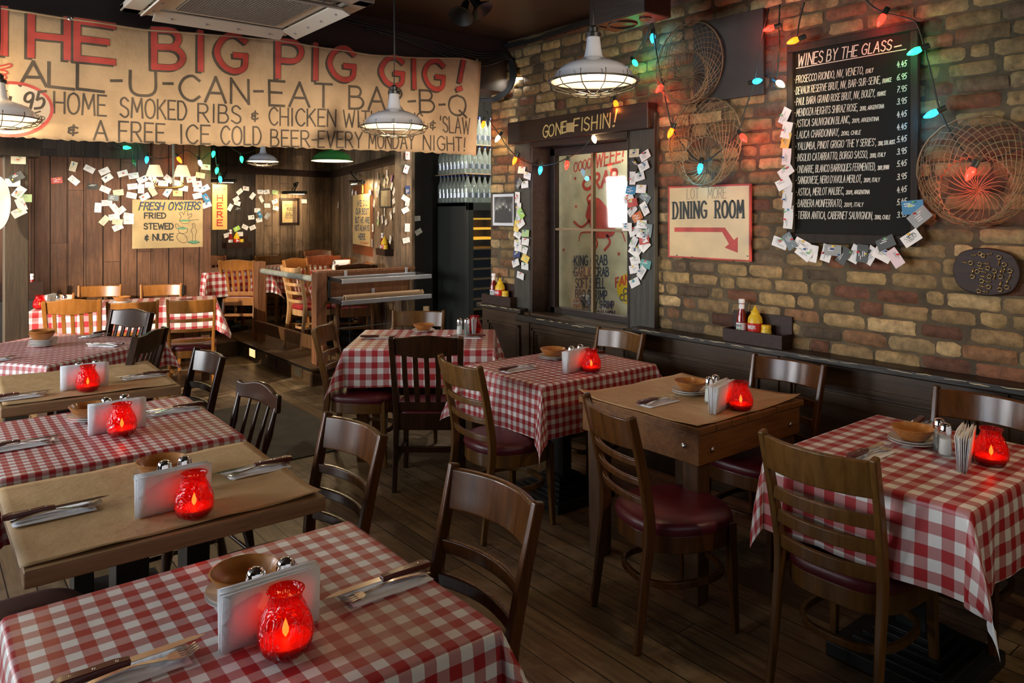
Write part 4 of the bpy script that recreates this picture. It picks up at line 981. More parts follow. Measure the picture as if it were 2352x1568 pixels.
dress('the rightmost gingham table', 0, (2.92, .99), (2.85, 1.045), (2.95, 1.266), ((2.90, 1.13), (2.95, 1.17)), ((2.70, 1.30, PI, -1, 'left side'), (3.18, 1.34, R(10), 1, 'wall side')), nrz=R(14), n=9)
dress('the bolted plank table', 0, (2.867, 1.96), (2.81, 2.02), (2.93, 2.29), ((2.87, 2.13), (2.93, 2.14)), ((2.69, 2.27, PI, -1, 'left side'), (3.14, 2.30, 0, 1, 'wall side')), nrz=R(14), z=PSZ, n=9)
dress('the gingham table beside the crab window', 0, (2.91, 2.94), (2.86, 3.01), (2.99, 3.35), ((2.92, 3.11), (3.0, 3.12)), ((2.64, 3.23, PI, -1, 'left side'), (3.2, 3.25, 0, 1, 'wall side')), nrz=R(10))
dress('the gingham table nearest the fridge', 0, (3.20, 4.44), (3.17, 4.40), (2.94, 4.72), ((3.07, 4.44), (3.11, 4.41)), ((2.55, 4.66, R(141), 1, 'left side'), (3.02, 4.29, R(-38), 1, 'right side')), nrz=R(52), plates=1)
dress('the platform table below the motto sign', 0, (4.2, 8.53), (4.12, 8.49), None, ((4.01, 8.49), (4.05, 8.51)), (), z=PZ+TZ, n=5)
plates_bowl(4.0, 8.28, PZ+TZ, 'the platform table below the motto sign', 1)

# ================================================================ platform fence, paper roll rack, step lights
def fence():
    t = thing('platform_fence', 'worn brown wooden fence with grey tube rail around the raised platform', 'fence', (3.02, 6.75, .18))
    k = dict(world=True)
    ob('post', MB().box((3.04, 6.76, .62), (.11, .11, .88)), 'railpost', t, bev=.006, **k)
    ob('post', MB().box((3.07, 8.42, .62), (.10, .13, .92)), 'railpost', t, bev=.006, **k)
    ob('tube_rail', MB().tube([(3.05, 6.8, .985), (3.08, 8.4, .975)], .03, 14), 'pipe', t, smooth=50, **k)
    ob('kick_board', MB().bar([(3.02, 6.84, .375), (3.03, 8.42, .355)], .035, .125), 'oldleg', t, bev=.005, **k)
    ob('panel_board', MB().box((3.56, 6.76, .90), (.95, .03, .30)), 'railpost', t, bev=.004, **k)
    ob('cap_rail', MB().box((3.56, 6.76, 1.055), (1.06, .07, .03)), 'railpost', t, bev=.005, **k)
    mb = MB()
    for x in (3.16, 3.36, 3.56, 3.76, 3.96): mb.tube([(x, 6.76, .2), (x, 6.76, .76)], .004, 6)
    for z in (.30, .50): mb.tube([(3.08, 6.76, z), (4.05, 6.76, z)], .004, 6)
    ob('wire_grid', mb, 'black', t, **k)
    ob('post', MB().box((3.06, 6.69, .27), (.05, .05, .19)), 'railpost', t, bev=.003, **k)
fence()
def rack():
    t = thing('paper_roll_rack', 'aluminium two-tier rack holding brown paper on the platform fence', 'rack', (3.6, 6.55, .75)); k = dict(world=True)
    for z in (1.0, .80):
        ob('back_bar', MB().box((3.60, 6.70, z), (.98, .025, .03)), 'alu', t, bev=.003, **k)
        ob('front_bar', MB().box((3.60, 6.42, z-.01), (.98, .025, .042)), 'alu', t, bev=.003, **k)
        for x in (3.12, 4.08): ob('side_arm', MB().bar([(x, 6.71, z), (x, 6.41, z-.01)], .02, .035), 'black', t, bev=.003, **k)
    for x in (3.12, 4.08): ob('upright', MB().box((x, 6.71, .90), (.02, .025, .24)), 'black', t, bev=.003, **k)
    for x, z in ((3.3, 1.035), (3.98, 1.035), (3.6, .845)): ob('bracket', MB().box((x, 6.725, z), (.03, .012, .06)), 'alu', t, bev=.002, **k)
    r = MB().lathe([(.022, 0), (.036, 0), (.036, .86), (.022, .86), (.022, 0)], 24, (3.19, 6.53, .815), cap=False, m=Matrix.Rotation(R(90), 3, 'Y'))
    solo('paper_roll', r, 'cardboard', 'roll of brown table paper lying in the lower tier of the rack', 'paper roll', smooth=50)
rack()
# spare rolls standing by the fridge
for x, y, h, lean, lab in ((4.20, 6.66, .65, 0, 'upright brown cardboard roll standing beside the black fridge'), (4.0, 6.55, .62, .1, 'short pale paper roll leaning behind the chair near the fridge')):
    mb = MB().tube([(x, y, 0), (x+lean, y+.03, h)], .032, 18); solo('cardboard_roll', mb, 'cardboard', lab, 'paper roll', smooth=50)
for y0, y1, nm, lit in ((8.10, 8.32, 'step_light', 1), (7.52, 7.72, 'floor_vent', 0), (6.86, 7.06, 'floor_vent', 0)):
    lab = 'small louvred step light glowing in the platform riser' if lit else ('dark louvred vent in the riser, farther from the fence post' if y0 > 7.2 else 'dark louvred vent in the riser, nearer the fence post')
    t = thing(nm, lab, 'step light' if lit else 'vent', (2.918, (y0+y1)/2, .09)); k = dict(world=True)
    ob('frame', MB().box((2.916, (y0+y1)/2, .09), (.008, y1-y0, .10)), 'black' if lit else 'wains', t, bev=.002, **k)
    if lit: ob('lamp_panel', MB().box((2.9115, (y0+y1)/2, .09), (.003, y1-y0-.05, .08)), emit('steplamp', (1, .55, .2), 4), t, **k)
    mb = MB()
    for q in range(7): mb.box((2.908, (y0+y1)/2, .058+q*.0108), (.006, y1-y0-.03, .004))
    ob('louvre', mb, 'black' if lit else 'framewood', t, **k)
# floor mat
solo('floor_mat', MB().box((1.9, 5.54, .004), (1.2, 1.58, .008)), plain('mat', (.055, .045, .03), .8, bump=.4, bscale=90, var=.25), 'grey-brown rubber mat on the floor in the middle aisle', 'mat', bev=.003)

# ================================================================ fridge and bottles
def fridge():
    t = thing('wine_fridge', 'tall black wine fridge with a glass door and lit yellow shelves', 'fridge', (4.76, 6.62, 0)); k = dict(world=True)
    x0, x1, y0, y1, h = 4.44, 5.10, 6.31, 6.86, 1.735
    ob('cabinet', MB().box((x0+.012, (y0+y1)/2, h/2), (.024, y1-y0, h)).box((x1-.012, (y0+y1)/2, h/2), (.024, y1-y0, h)).box(((x0+x1)/2, y1-.01, h/2), (x1-x0, .02, h)).box(((x0+x1)/2, (y0+y1)/2, h-.02), (x1-x0, y1-y0, .04)).box(((x0+x1)/2, (y0+y1)/2, .05), (x1-x0, y1-y0, .1)), 'fridge', t, bev=.003, **k)
    d = ob('door_frame', MB().box((x0+.035, y0-.02, h/2), (.07, .035, h)).box((x1-.035, y0-.02, h/2), (.07, .035, h)).box(((x0+x1)/2, y0-.02, h-.04), (x1-x0, .035, .08)).box(((x0+x1)/2, y0-.02, .06), (x1-x0, .035, .1)), 'fridge', t, bev=.003, **k)
    ob('glass_door', MB().box(((x0+x1)/2, y0-.018, h/2), (x1-x0-.13, .006, h-.16)), 'pane', t, **k)
    for i in range(14):
        z = .2+i*.105; ob('shelf', MB().box(((x0+x1)/2, (y0+y1)/2, z), (x1-x0-.06, y1-y0-.06, .014)), emit('shelfglow', (1, .55, .06), .55) if i >= 11 else 'honeyshelf', t, **k)  # top shelves glow: the light on them is put into their material
M['honeyshelf'] = plain('honeyshelf', (.16, .10, .035), .5)
fridge()
lamp('bottle_fill', 'POINT', (4.75, 5.75, 2.75), 80, (1, .92, .78), shadow_soft_size=.06)  # unseen point light without a fixture, added to brighten the bottles
BOT = None
rnd = random.Random(5)
for tier in range(3):
    zb = 1.738+tier*.30
    if tier: solo('bottle_tray', MB().box((4.77, 6.575, zb-.006), (.70, .57, .006)), 'cardboard', ('lower' if tier == 1 else 'upper')+' thin sheet laid between tiers of empty bottles', 'tray', 'bottle trays')
    spots = [(4.47, 6.32+.071*i, 'side', i) for i in range(8)]+[(4.545+.073*i, 6.32, 'front', i) for i in range(7)]
    for x, y, sd, i in spots:
        lab = f'{("first","second","third","fourth","fifth","sixth","seventh","eighth")[i]} bottle '+('back from the corner along the fridge side' if sd == 'side' else 'right of the corner along the fridge front')+f', {("bottom","middle","top")[tier]} tier'
        if BOT: dup(BOT, (x, y, zb), 0, lab)
        else:
            t = thing('glass_bottle', lab, 'bottle', (x, y, zb), group='empty bottles stacked on the fridge'); BOT = t
            ob('glass', MB().lathe([(.030, 0), (.034, .006), (.034, .16), (.031, .185), (.018, .222), (.0135, .245), (.0135, .272)], 14), 'bottle', t, smooth=50)
            ob('cap', MB().lathe([(.0145, .268), (.015, .290), (.0, .291)], 12), 'bluecap', t, smooth=40)
            ob('label', MB().lathe([(.0345, .05), (.0345, .10)], 14, cap=False), glassmat('labelfilm', (.55, .6, .72), .2, .3), t)
# ================================================================ things on the walls
def slab(mb, pl, u0, u1, z0, z1, o0, o1):
    if u0 > u1: u0, u1 = u1, u0
    vs = [pl.pt(u, z, o) for o in (o0, o1) for z in (z0, z1) for u in (u0, u1)]
    return mb.add(vs, [(0, 2, 3, 1), (4, 5, 7, 6), (0, 1, 5, 4), (2, 6, 7, 3), (0, 4, 6, 2), (1, 3, 7, 5)])
def sign(name, label, cat, pl, x0, y0, x1, y1, th, mat, bev=.002, group=None, o0=0.0, part='board'):
    """flat board between two image corners, lying on plane pl"""
    a, b = pl.uv(x0, y0, th), pl.uv(x1, y1, th)
    t = thing(name, label, cat, pl.pt((a[0]+b[0])/2, min(a[1], b[1]), o0), 0, group)
    ob(part, slab(MB(), pl, a[0], b[0], min(a[1], b[1]), max(a[1], b[1]), o0, o0+th), mat, t, bev=bev, world=True)
    return t
def write(t, mat, pl, off, rows, part='lettering', **kw):
    """rows: (text, x0, y0, x1, y1, h0, h1, stroke)"""
    for r in rows:
        mb = MB(); letter(mb, pl, *r[:7], r[7], off, **{**kw, **(r[8] if len(r) > 8 else {})}); ob(part, mb, mat, t, world=True)
# ---- the cloth banner on the beam
def lerp_px(tab, x):
    for (a, ya), (b, yb) in zip(tab, tab[1:]):
        if x <= b: return ya+(yb-ya)*(x-a)/(b-a)
    return tab[-1][1]
BT = [(-90, 2), (0, 17), (153, 43), (340, 69), (500, 80), (633, 90), (712, 105), (789, 116), (855, 126), (932, 131), (1060, 132), (1102, 143)]
BB = [(-90, 306), (0, 313), (170, 323), (340, 330), (511, 335.5), (681, 339), (753, 343), (906, 347), (1102, 357)]
def bwave(u, z): return .012+.010*math.sin(u*4.1+z*1.5)+.006*math.sin(u*9+z*5+1)+.004*math.sin(u*17-z*7)
def bput(o): return lambda u, z: PBN.pt(u, z, bwave(u, z)+o)
def banner():
    t = thing('cloth_banner', 'long hand-painted canvas banner reading THE BIG PIG GIG, hung along the beam', 'banner', PBN.pt(2, 2.0))
    nx, nz = 150, 18; mb = MB()
    for i in range(nx+1):
        x = -90+(1102+90)*i/nx; jag = 1.2*math.sin(i*1.7)+.8*math.sin(i*4.1); a, b = PBN.uv(x, lerp_px(BT, x)), PBN.uv(x-(8 if i == nx else 0), lerp_px(BB, x)+jag)
        for j in range(nz+1): f = j/nz; u = a[0]+(b[0]-a[0])*f; z = a[1]+(b[1]-a[1])*f; mb.v.append(bput(0)(u, z))
    n = nz+1; mb.f = [(i*n+j, i*n+j+1, (i+1)*n+j+1, (i+1)*n+j) for i in range(nx) for j in range(nz)]
    o = ob('canvas', mb, 'canvas', t, smooth=True, world=True); o.modifiers.new('cloth', 'SOLIDIFY').thickness = .0015
    mb = MB(); pts = [bput(.001)(*PBN.uv(x, lerp_px(BT, x)+2)) for x in range(-90, 1100, 20)]; mb.tube(pts, .006, 6); ob('hem', mb, 'canvas', t, smooth=True, world=True)
    for x, y in ((158, 44), (1092, 139)): ob('grommet', MB().lathe([(.012, 0), (.012, .004), (.006, .005)], 12, bput(.003)(*PBN.uv(x, y)), m=Matrix.Rotation(R(90), 3, 'X')), 'steel', t, world=True)
    big = (('I', -2, 122, 20, 123, 103, 102), ('H', 71, 127, 153, 134, 92, 88), ('E', 175, 136, 258, 144, 86, 82), ('BIG', 352, 155, 566, 166, 86, 84), ('PIG', 638, 176, 812, 186, 82, 72), ('GIG', 872, 196, 1020, 207, 66, 66), ('!', 1048, 206, 1072, 208, 70, 70))
    for word, x0, y0, x1, y1, h0, h1 in big:
        for dx, dy, tt, mt, oo in ((-.013, -.011, .036, 'inkpaint', .003), (0, 0, .041, 'inkpaint', .0034), (0, 0, .034, 'redpaint', .0042)):
            mb = MB(); letter(mb, PBN, word, x0, y0, x1, y1, h0, h1, tt, 0, put=bput(oo), shift=(dx, dy), gap=.26, dense=.02); ob('lettering', mb, mt, t, world=True)
    row2 = (('A', 46, 196, 106, 198, 55, 55), ('L', 112, 199, 168, 206, 55, 55), ('L', 176, 205, 236, 212, 56, 56), ('-', 250, 205, 280, 206, 40, 40), ('U', 297, 220, 355, 222, 56, 54), ('-', 370, 212, 398, 213, 42, 42), ('CAN', 411, 231, 570, 239, 58, 55), ('-', 580, 229, 606, 230, 42, 42),
            ('EAT', 618, 242, 758, 247, 57, 52), ('BAR', 799, 250, 922, 254, 51, 50), ('-', 932, 254, 952, 254, 44, 44), ('B', 960, 258, 996, 259, 50, 50), ('-', 1005, 261, 1024, 261, 44, 44), ('Q', 1031, 264, 1070, 266, 46, 46))
    row3 = (('HOME', 124, 259, 242, 267, 48, 46), ('SMOKED', 274, 270, 427, 276, 45, 42), ('RIBS', 453, 280, 551, 284, 41, 40), ('&', 576, 277, 592, 277, 24, 24), ('CHICKEN', 617, 287, 768, 291, 40, 38), ('WITH', 786, 292, 866, 294, 38, 37), ('BEANS', 872, 294, 966, 297, 36, 36), ('&', 984, 297, 999, 297, 22, 22), ("'SLAW", 1009, 303, 1079, 308, 36, 36))
    row4 = (('&', 156, 309, 180, 309, 24, 24), ('A', 215, 321, 245, 323, 44, 44), ('FREE', 271, 325, 376, 328, 45, 42), ('ICE', 410, 330, 480, 331, 43, 42), ('COLD', 506, 332, 598, 333, 42, 41), ('BEER', 621, 336, 710, 337, 38, 36), ('-', 714, 338, 730, 338, 36, 36), ('EVERY', 730, 338, 827, 340, 37, 35), ('MONDAY', 843, 341, 947, 342, 35, 33), ('NIGHT!', 969, 344, 1070, 347, 33, 30))
    for rows, tt in ((row2, .0165), (row3, .0105), (row4, .0105)):
        for r in rows:
            mb = MB(); letter(mb, PBN, *r, tt, 0, put=bput(.0034), dense=.02); ob('lettering', mb, 'inkpaint', t, world=True)
    # price roundel and pointing hand
    def ell(cx, cy, rx, ry, n=40): return [PBN.uv(cx+rx*math.cos(2*math.pi*i/n), cy+ry*math.sin(2*math.pi*i/n)) for i in range(n+1)]
    e = ell(22, 251, 97, 61); cc = PBN.uv(22, 251); mb = MB(); mb.add([bput(.003)(*p) for p in e[:-1]]+[bput(.003)(*[c+(q-c)*.5 for c, q in zip(cc, p)]) for p in e[:-1]]+[bput(.003)(*cc)], [(i, (i+1) % 40, 40+(i+1) % 40, 40+i) for i in range(40)]+[(40+i, 40+(i+1) % 40, 80) for i in range(40)])
    ob('price_roundel', mb, plain('roundel', (.62, .52, .40), .85), t, world=True)
    mb = MB(); ribbon(mb, e, .016, bput(.005)); ob('roundel_ring', mb, 'redpaint', t, world=True)
    for r in (('4', -10, 262, 26, 258, 52, 50), ('.', 38, 256, 46, 256, 40, 40), ('95', 52, 256, 100, 248, 42, 38), ('P/P', 76, 274, 101, 282, 13, 13)):
        mb = MB(); letter(mb, PBN, *r, .0135 if r[5] > 20 else .005, 0, put=bput(.005), slant=.15, dense=.02); ob('lettering', mb, 'inkpaint', t, world=True)
    mb = MB(); ribbon(mb, [PBN.uv(x, y) for x, y in ((70, 263), (92, 256))], .008, bput(.005)); ob('lettering', mb, 'inkpaint', t, world=True)
    for pts in (((-30, 150), (0, 152), (22, 147), (25, 153), (0, 161)), ((0, 161), (14, 164), (16, 170), (0, 171)), ((0, 171), (12, 175), (10, 182), (-30, 184))):
        mb = MB(); ribbon(mb, [(p.x, p.y) for p in spline([(*PBN.uv(x, y), 0) for x, y in pts], 4)], .008, bput(.005)); ob('painted_hand', mb, 'redpaint', t, world=True)
banner()

# ---- wine board
def wine_board():
    pl = PRW; th = .035
    t = sign('wine_board', 'large framed blackboard listing wines by the glass on the brick wall', 'blackboard', pl, 1822, 122, 2088, 560, .012, 'board')
    # the frame follows the outer corners in world units
    a, b = pl.uv(1806, 108, th), pl.uv(2108, 45, th); u0, u1 = a[0], b[0]; z1 = (a[1]+b[1])/2; z0 = pl.uv(1816, 557, th)[1]
    fw = .052; t.children[0].data = slab(MB(), pl, u0+.02, u1-.02, z0+.02, z1-.02, 0, .012).mesh('board', 'board'); 
    for v in t.children[0].data.vertices: v.co -= t.location
    for (p, q, r, s) in ((u0, u1, z1-.040, z1), (u0, u1, z0, z0+fw)): ob('frame_rail', slab(MB(), pl, p, q, r, s, 0, th), 'boardframe', t, bev=.005, world=True)
    for (p, q) in ((u0, u0+.036), (u1-.036, u1)): ob('frame_stile', slab(MB(), pl, p, q, z0+fw, z1-.040, 0, th-.001), 'boardframe', t, bev=.005, world=True)
    o = .0135
    write(t, 'chalk', pl, o, (('WINES BY THE GLASS', 1832, 153, 2046, 114, 27, 23, .0055), ('-', 2048, 121, 2068, 117, 26, 26, .0062)), slant=.22, gap=.22)
    mb = MB(); ribbon(mb, [pl.uv(1829, 157, o), pl.uv(2081, 113, o)], .004, lambda u, z: pl.pt(u, z, o)); ob('underline', mb, 'chalk', t, world=True)
    L = (('PROSECCO RIONDO, NV, VENETO,', 'ITALY', 1828, 191, 1983, 169, 2005, 165, '4.45', 155), ('DEVAUX RESERVE BRUT, NV, BAR-SUR-SEINE,', 'FRANCE', 1828, 217, 2022, 191, 2047, 187, '6.95', 184), ('PAUL BARA GRAND ROSE BRUT, NV, BOUZY,', 'FRANCE', 1829, 242, 2010, 221, 2034, 218, '7.95', 212),
         ('MENDOZA HEIGHTS SHIRAZ ROSE,', '2010, ARGENTINA', 1829, 267, 1970, 254, 2030, 248, '3.95', 240), ('ASTICA SAUVIGNON BLANC,', '2009, ARGENTINA', 1829, 292, 1952, 282, 2018, 277, '4.45', 270), ('LAUCA CHARDONNAY,', '2010, CHILE', 1830, 318, 1927, 311, 1976, 308, '4.45', 299),
         ("YALUMBA, PINOT GRIGIO 'THE Y SERIES',", '2010, STH. AUST.', 1831, 344, 2012, 334, 2056, 330, '5.45', 327), ('INSOLIO CATARRATTO, BORGO SASSO,', '2010, ITALY', 1831, 370, 1993, 362, 2033, 359, '3.95', 355), ('ONDARRE, BLANCO BARRIQUES FERMENTED,', '2009, SPAIN', 1831, 397, 2011, 390, 2041, 388, '5.45', 383),
         ("SANGIOVESE, NERO D'AVOLA MERLOT,", '2009, ITALY', 1832, 422, 1979, 418, 2020, 417, '3.95', 413), ('ASTICA, MERLOT MALBEC,', '2009, ARGENTINA', 1832, 449, 1938, 446, 1997, 445, '4.45', 443), ('BARBERA MONFERRATO,', '2009, ITALY', 1832, 475, 1934, 474.5, 1982, 474, '5.45', 471), ('TIERRA ANTICA, CABERNET SAUVIGNON,', '2010, CHILE', 1832, 502, 2004, 503, 2044, 503, '3.95', 500))
    for a, b, x0, y0, x1, y1, x2, y2, pr, py in L:
        h = 16.5
        write(t, 'chalk', pl, o, ((a, x0, y0, x1, y1, h, h, .0031), (b, x1+5, y1, x2, y2, 9, 9, .003), (pr, 2060, py, 2081, py-3, 13, 13, .0038), ('*', x0-6, y0-3, x0-4, y0-3, 10, 10, .004)), slant=.25, gap=.2)
wine_board()

# ---- dining room sign, blank panel, framed photo
def dining_sign():
    pl = PRW; th = .016; t = sign('dining_room_sign', 'cream sign with red border and arrow reading LOT MORE DINING ROOM', 'sign', pl, 1534, 428, 1724, 601, th, 'redpaint'); 
    a, b = pl.uv(1538, 432, th+.001), pl.uv(1720, 597, th+.001); ob('face', slab(MB(), pl, a[0], b[0], b[1], a[1], th, th+.001), 'cream', t, world=True); o = th+.0016
    write(t, 'faintpaint', pl, o, (('LOT', 1578, 457, 1605, 456, 24, 24, .004), ('MORE', 1626, 456, 1668, 455, 24, 24, .004)))
    # condensed letters with serifs
    for word, x0, x1, y0, y1, h0, h1 in (('DINING', 1546, 1622, 502, 500, 37, 38), ('ROOM', 1643, 1707, 500, 500, 38, 40)):
        mb = MB(); letter(mb, pl, word, x0, y0, x1, y1, h0, h1, .011, o, gap=.3)
        letter(mb, pl, word, x0+1.5, y0, x1+1.5, y1, h0, h1, .009, o+.0003, gap=.3)
        st, wd = strokes(word, .3); b0, b1, t0, t1 = (Vector(pl.uv(x, y, o)) for x, y in ((x0, y0), (x1, y1), (x0, y0-h0), (x1, y1-h1)))
        for s in st:
            for p in (s[0], s[-1]):
                if abs(p[1]-round(p[1])) < .02 and len(s) < 6:
                    f = p[0]/wd; c = b0.lerp(b1, f)*(1-p[1])+t0.lerp(t1, f)*p[1]; ribbon(mb, [(c.x-.011, c.y), (c.x+.011, c.y)], .005, lambda u, z: pl.pt(u, z, o+.0002))
        ob('lettering', mb, 'blackpaint', t, world=True)
    Z = lambda x, y: pl.uv(1500+x/2.76, 380+y/2.76, o)
    mb = MB()
    for q in (((135, 392), (455, 393), (438, 422), (135, 420)), ((455, 393), (512, 472), (482, 498), (438, 422)), ((537, 452), (537, 553), (453, 520))):
        flatpoly(mb, [Z(*p) for p in q], lambda u, z: pl.pt(u, z, o))
    ob('arrow', mb, 'redpaint', t, world=True)
    for x, y in ((1555, 586), (1590, 590), (1717, 588)): ob('nail', MB().lathe([(.004, 0), (.003, .004), (0, .005)], 8, pl.at(x, y, o), m=Matrix.Rotation(R(-90), 3, 'Y')), 'black', t, world=True)
dining_sign()
sign('metal_panel', 'dark blank sheet metal panel high on the brick wall', 'wall panel', PRW, 1592, 56, 1753, 216, .02, 'sheet')
def picture(name, label, pl, x0, y0, x1, y1, fw, frame, mount, img, th=.018, mw=.02):
    a, b = pl.uv(x0, y0, th), pl.uv(x1, y1, th); u0, u1 = sorted((a[0], b[0])); z0, z1 = sorted((a[1], b[1]))
    t = thing(name, label, 'picture', pl.pt((u0+u1)/2, z0))
    ob('frame', slab(slab(slab(slab(MB(), pl, u0, u1, z1-fw, z1, 0, th), pl, u0, u1, z0, z0+fw, 0, th), pl, u0, u0+fw, z0, z1, 0, th), pl, u1-fw, u1, z0, z1, 0, th), frame, t, bev=.002, world=True)
    ob('mount', slab(MB(), pl, u0+fw*.5, u1-fw*.5, z0+fw*.5, z1-fw*.5, 0, th*.4), mount, t, world=True)
    g = fw+mw; ob('print', slab(MB(), pl, u0+g, u1-g, z0+g, z1-g, th*.4, th*.4+.001), img, t, world=True)
    return t, (u0+g, u1-g, z0+g, z1-g, th*.4+.0016)
CARDGREY = plain('darkprint', (.045, .045, .045), .5)
M['photo'] = plain('photo', (.22, .22, .21), .4, var=.8); M['sepia'] = plain('sepia', (.30, .24, .13), .5, var=.4)
t, (u0, u1, z0, z1, o) = picture('framed_photograph', 'framed black and white group photograph on the narrow strip of brick', PRW, 1128, 444, 1181, 521, .008, 'framewood', 'white', 'photo', mw=.022)
for k, (fx, hz) in enumerate(((.15, .5), (.32, .62), (.5, .72), (.68, .62), (.86, .56))):     # the sitters, heads and dark coats
    u, z = u0+(u1-u0)*(1-fx), z0+(z1-z0)*hz; put = lambda a, b: PRW.pt(a, b, o+.0002*k)
    mb = MB(); flatpoly(mb, [(u-.028, z0+.004), (u+.028, z0+.004), (u+.022, z-.022), (u, z-.010), (u-.022, z-.022)], put); ob('sitter', mb, CARDGREY, t, world=True)
    mb = MB(); flatpoly(mb, [(u+.008*math.cos(q*.785), z+.010*math.sin(q*.785)) for q in range(8)], lambda a, b: PRW.pt(a, b, o+.0012)); ob('face', mb, 'acwhite', t, world=True)

# ---- lintel lettering and slip
PLI = Plane((XF-.055, 0, 0), (0, -1, 0)); b0 = lint
write(lint, 'chalkyellow' if M.setdefault('chalkyellow', plain('chalkyellow', (.62, .47, .18), .8)) else '', PLI, .0012, (('GONE', 1246, 316, 1300, 304, 27, 26, .011), ('FISHIN', 1318, 303, 1399, 292, 28, 32, .011), ("'", 1392, 290, 1397, 290, 30, 30, .009), ('!', 1406, 291, 1416, 290, 34, 38, .012)), jit=.05, slant=.08)
sign('paper_slip', 'yellowed paper slip covering a letter on the lintel board', 'slip', PLI, 1300, 283, 1318, 302, .002, 'oldcream')

# ---- the painted crab sign seen through the window
M['crabcream'] = plain('crabcream', (.58, .55, .40), .6, var=.18)
def crab_sign():
    pl = Plane((4.50, 0, 0), (0, -1, 0)); t = sign('crab_menu_sign', 'weathered cream crab menu board behind the window, with red crab and shellfish list', 'sign', pl, 1262, 330, 1500, 735, .018, 'crabcream', o0=-.018); o = .0015
    write(t, 'redpaint', pl, o, (('OOOO', 1318, 395, 1357, 385, 20, 22, .012), ('WEEE!', 1368, 385, 1433, 369, 32, 36, .016), ('C', 1338, 436, 1358, 433, 26, 26, .03), ('RAB', 1362, 433, 1418, 424, 32, 36, .028)), slant=.1)
    put = lambda u, z: pl.pt(u, z, o)
    Z = lambda x, y: pl.uv(1080+x/2.704, 200+y/2.704, o)
    mb = MB(); body = spline([(*Z(*p), 0) for p in ((738, 700), (800, 690), (880, 800), (900, 900), (850, 935), (780, 930), (745, 860), (715, 800))], 4); flatpoly(mb, [(p.x, p.y) for p in body], put)
    for arm, tt in ((((740, 830), (690, 868), (645, 835)), .02), (((760, 900), (690, 905), (676, 955)), .012), (((880, 890), (940, 900), (962, 955)), .012), (((850, 920), (868, 965), (835, 1012)), .024), (((770, 920), (790, 970), (780, 1000)), .02), (((735, 720), (728, 690), (745, 668)), .022), (((890, 870), (925, 840), (935, 790)), .02)):
        ribbon(mb, [(p.x, p.y) for p in spline([(*Z(*p), 0) for p in arm], 4)], tt, put)
    ob('painted_crab', mb, 'redpaint', t, world=True)
    for x, y in ((657, 742), (652, 567), (922, 1035), (985, 500), (580, 1010)):
        c = Z(x, y); mb = MB(); flatpoly(mb, [(c[0]+(.022 if k % 2 == 0 else .009)*math.sin(k*PI/5), c[1]+(.022 if k % 2 == 0 else .009)*math.cos(k*PI/5)) for k in range(10)], put); ob('star', mb, 'redpaint', t, world=True)
    rows = (('*KING CRAB', 1316, 610, 1395, 608, 22), ('*GARLIC CRAB', 1316, 634, 1398, 634, 20), ('SOFT SHELL', 1322, 661, 1389, 661, 22), ('BBQ SHRIMP', 1322, 685, 1394, 688, 20), ("*HOT'N'SPICY SHRIMP", 1316, 705, 1410, 708, 16), ('ATLANTIC SALMON', 1322, 730, 1412, 732, 18))
    write(t, 'bluepaint', pl, o, tuple((*r[:5], r[5], r[5], .012) for r in rows))
    c = Z(985, 1255); mb = MB(); flatpoly(mb, [(c[0]+.13*math.cos(2*PI*k/28), c[1]+.125*math.sin(2*PI*k/28)) for k in range(28)], put); ob('yellow_spot', mb, 'yellow', t, world=True)
    write(t, 'redpaint', pl, o+.001, (('FAMOUS', 1414, 659, 1482, 640, 20, 20, .014),)); write(t, 'bluepaint', pl, o+.001, (('CRAB', 1432, 676, 1466, 674, 14, 14, .01), ('CLUB', 1424, 690, 1458, 690, 14, 14, .01)))
crab_sign()

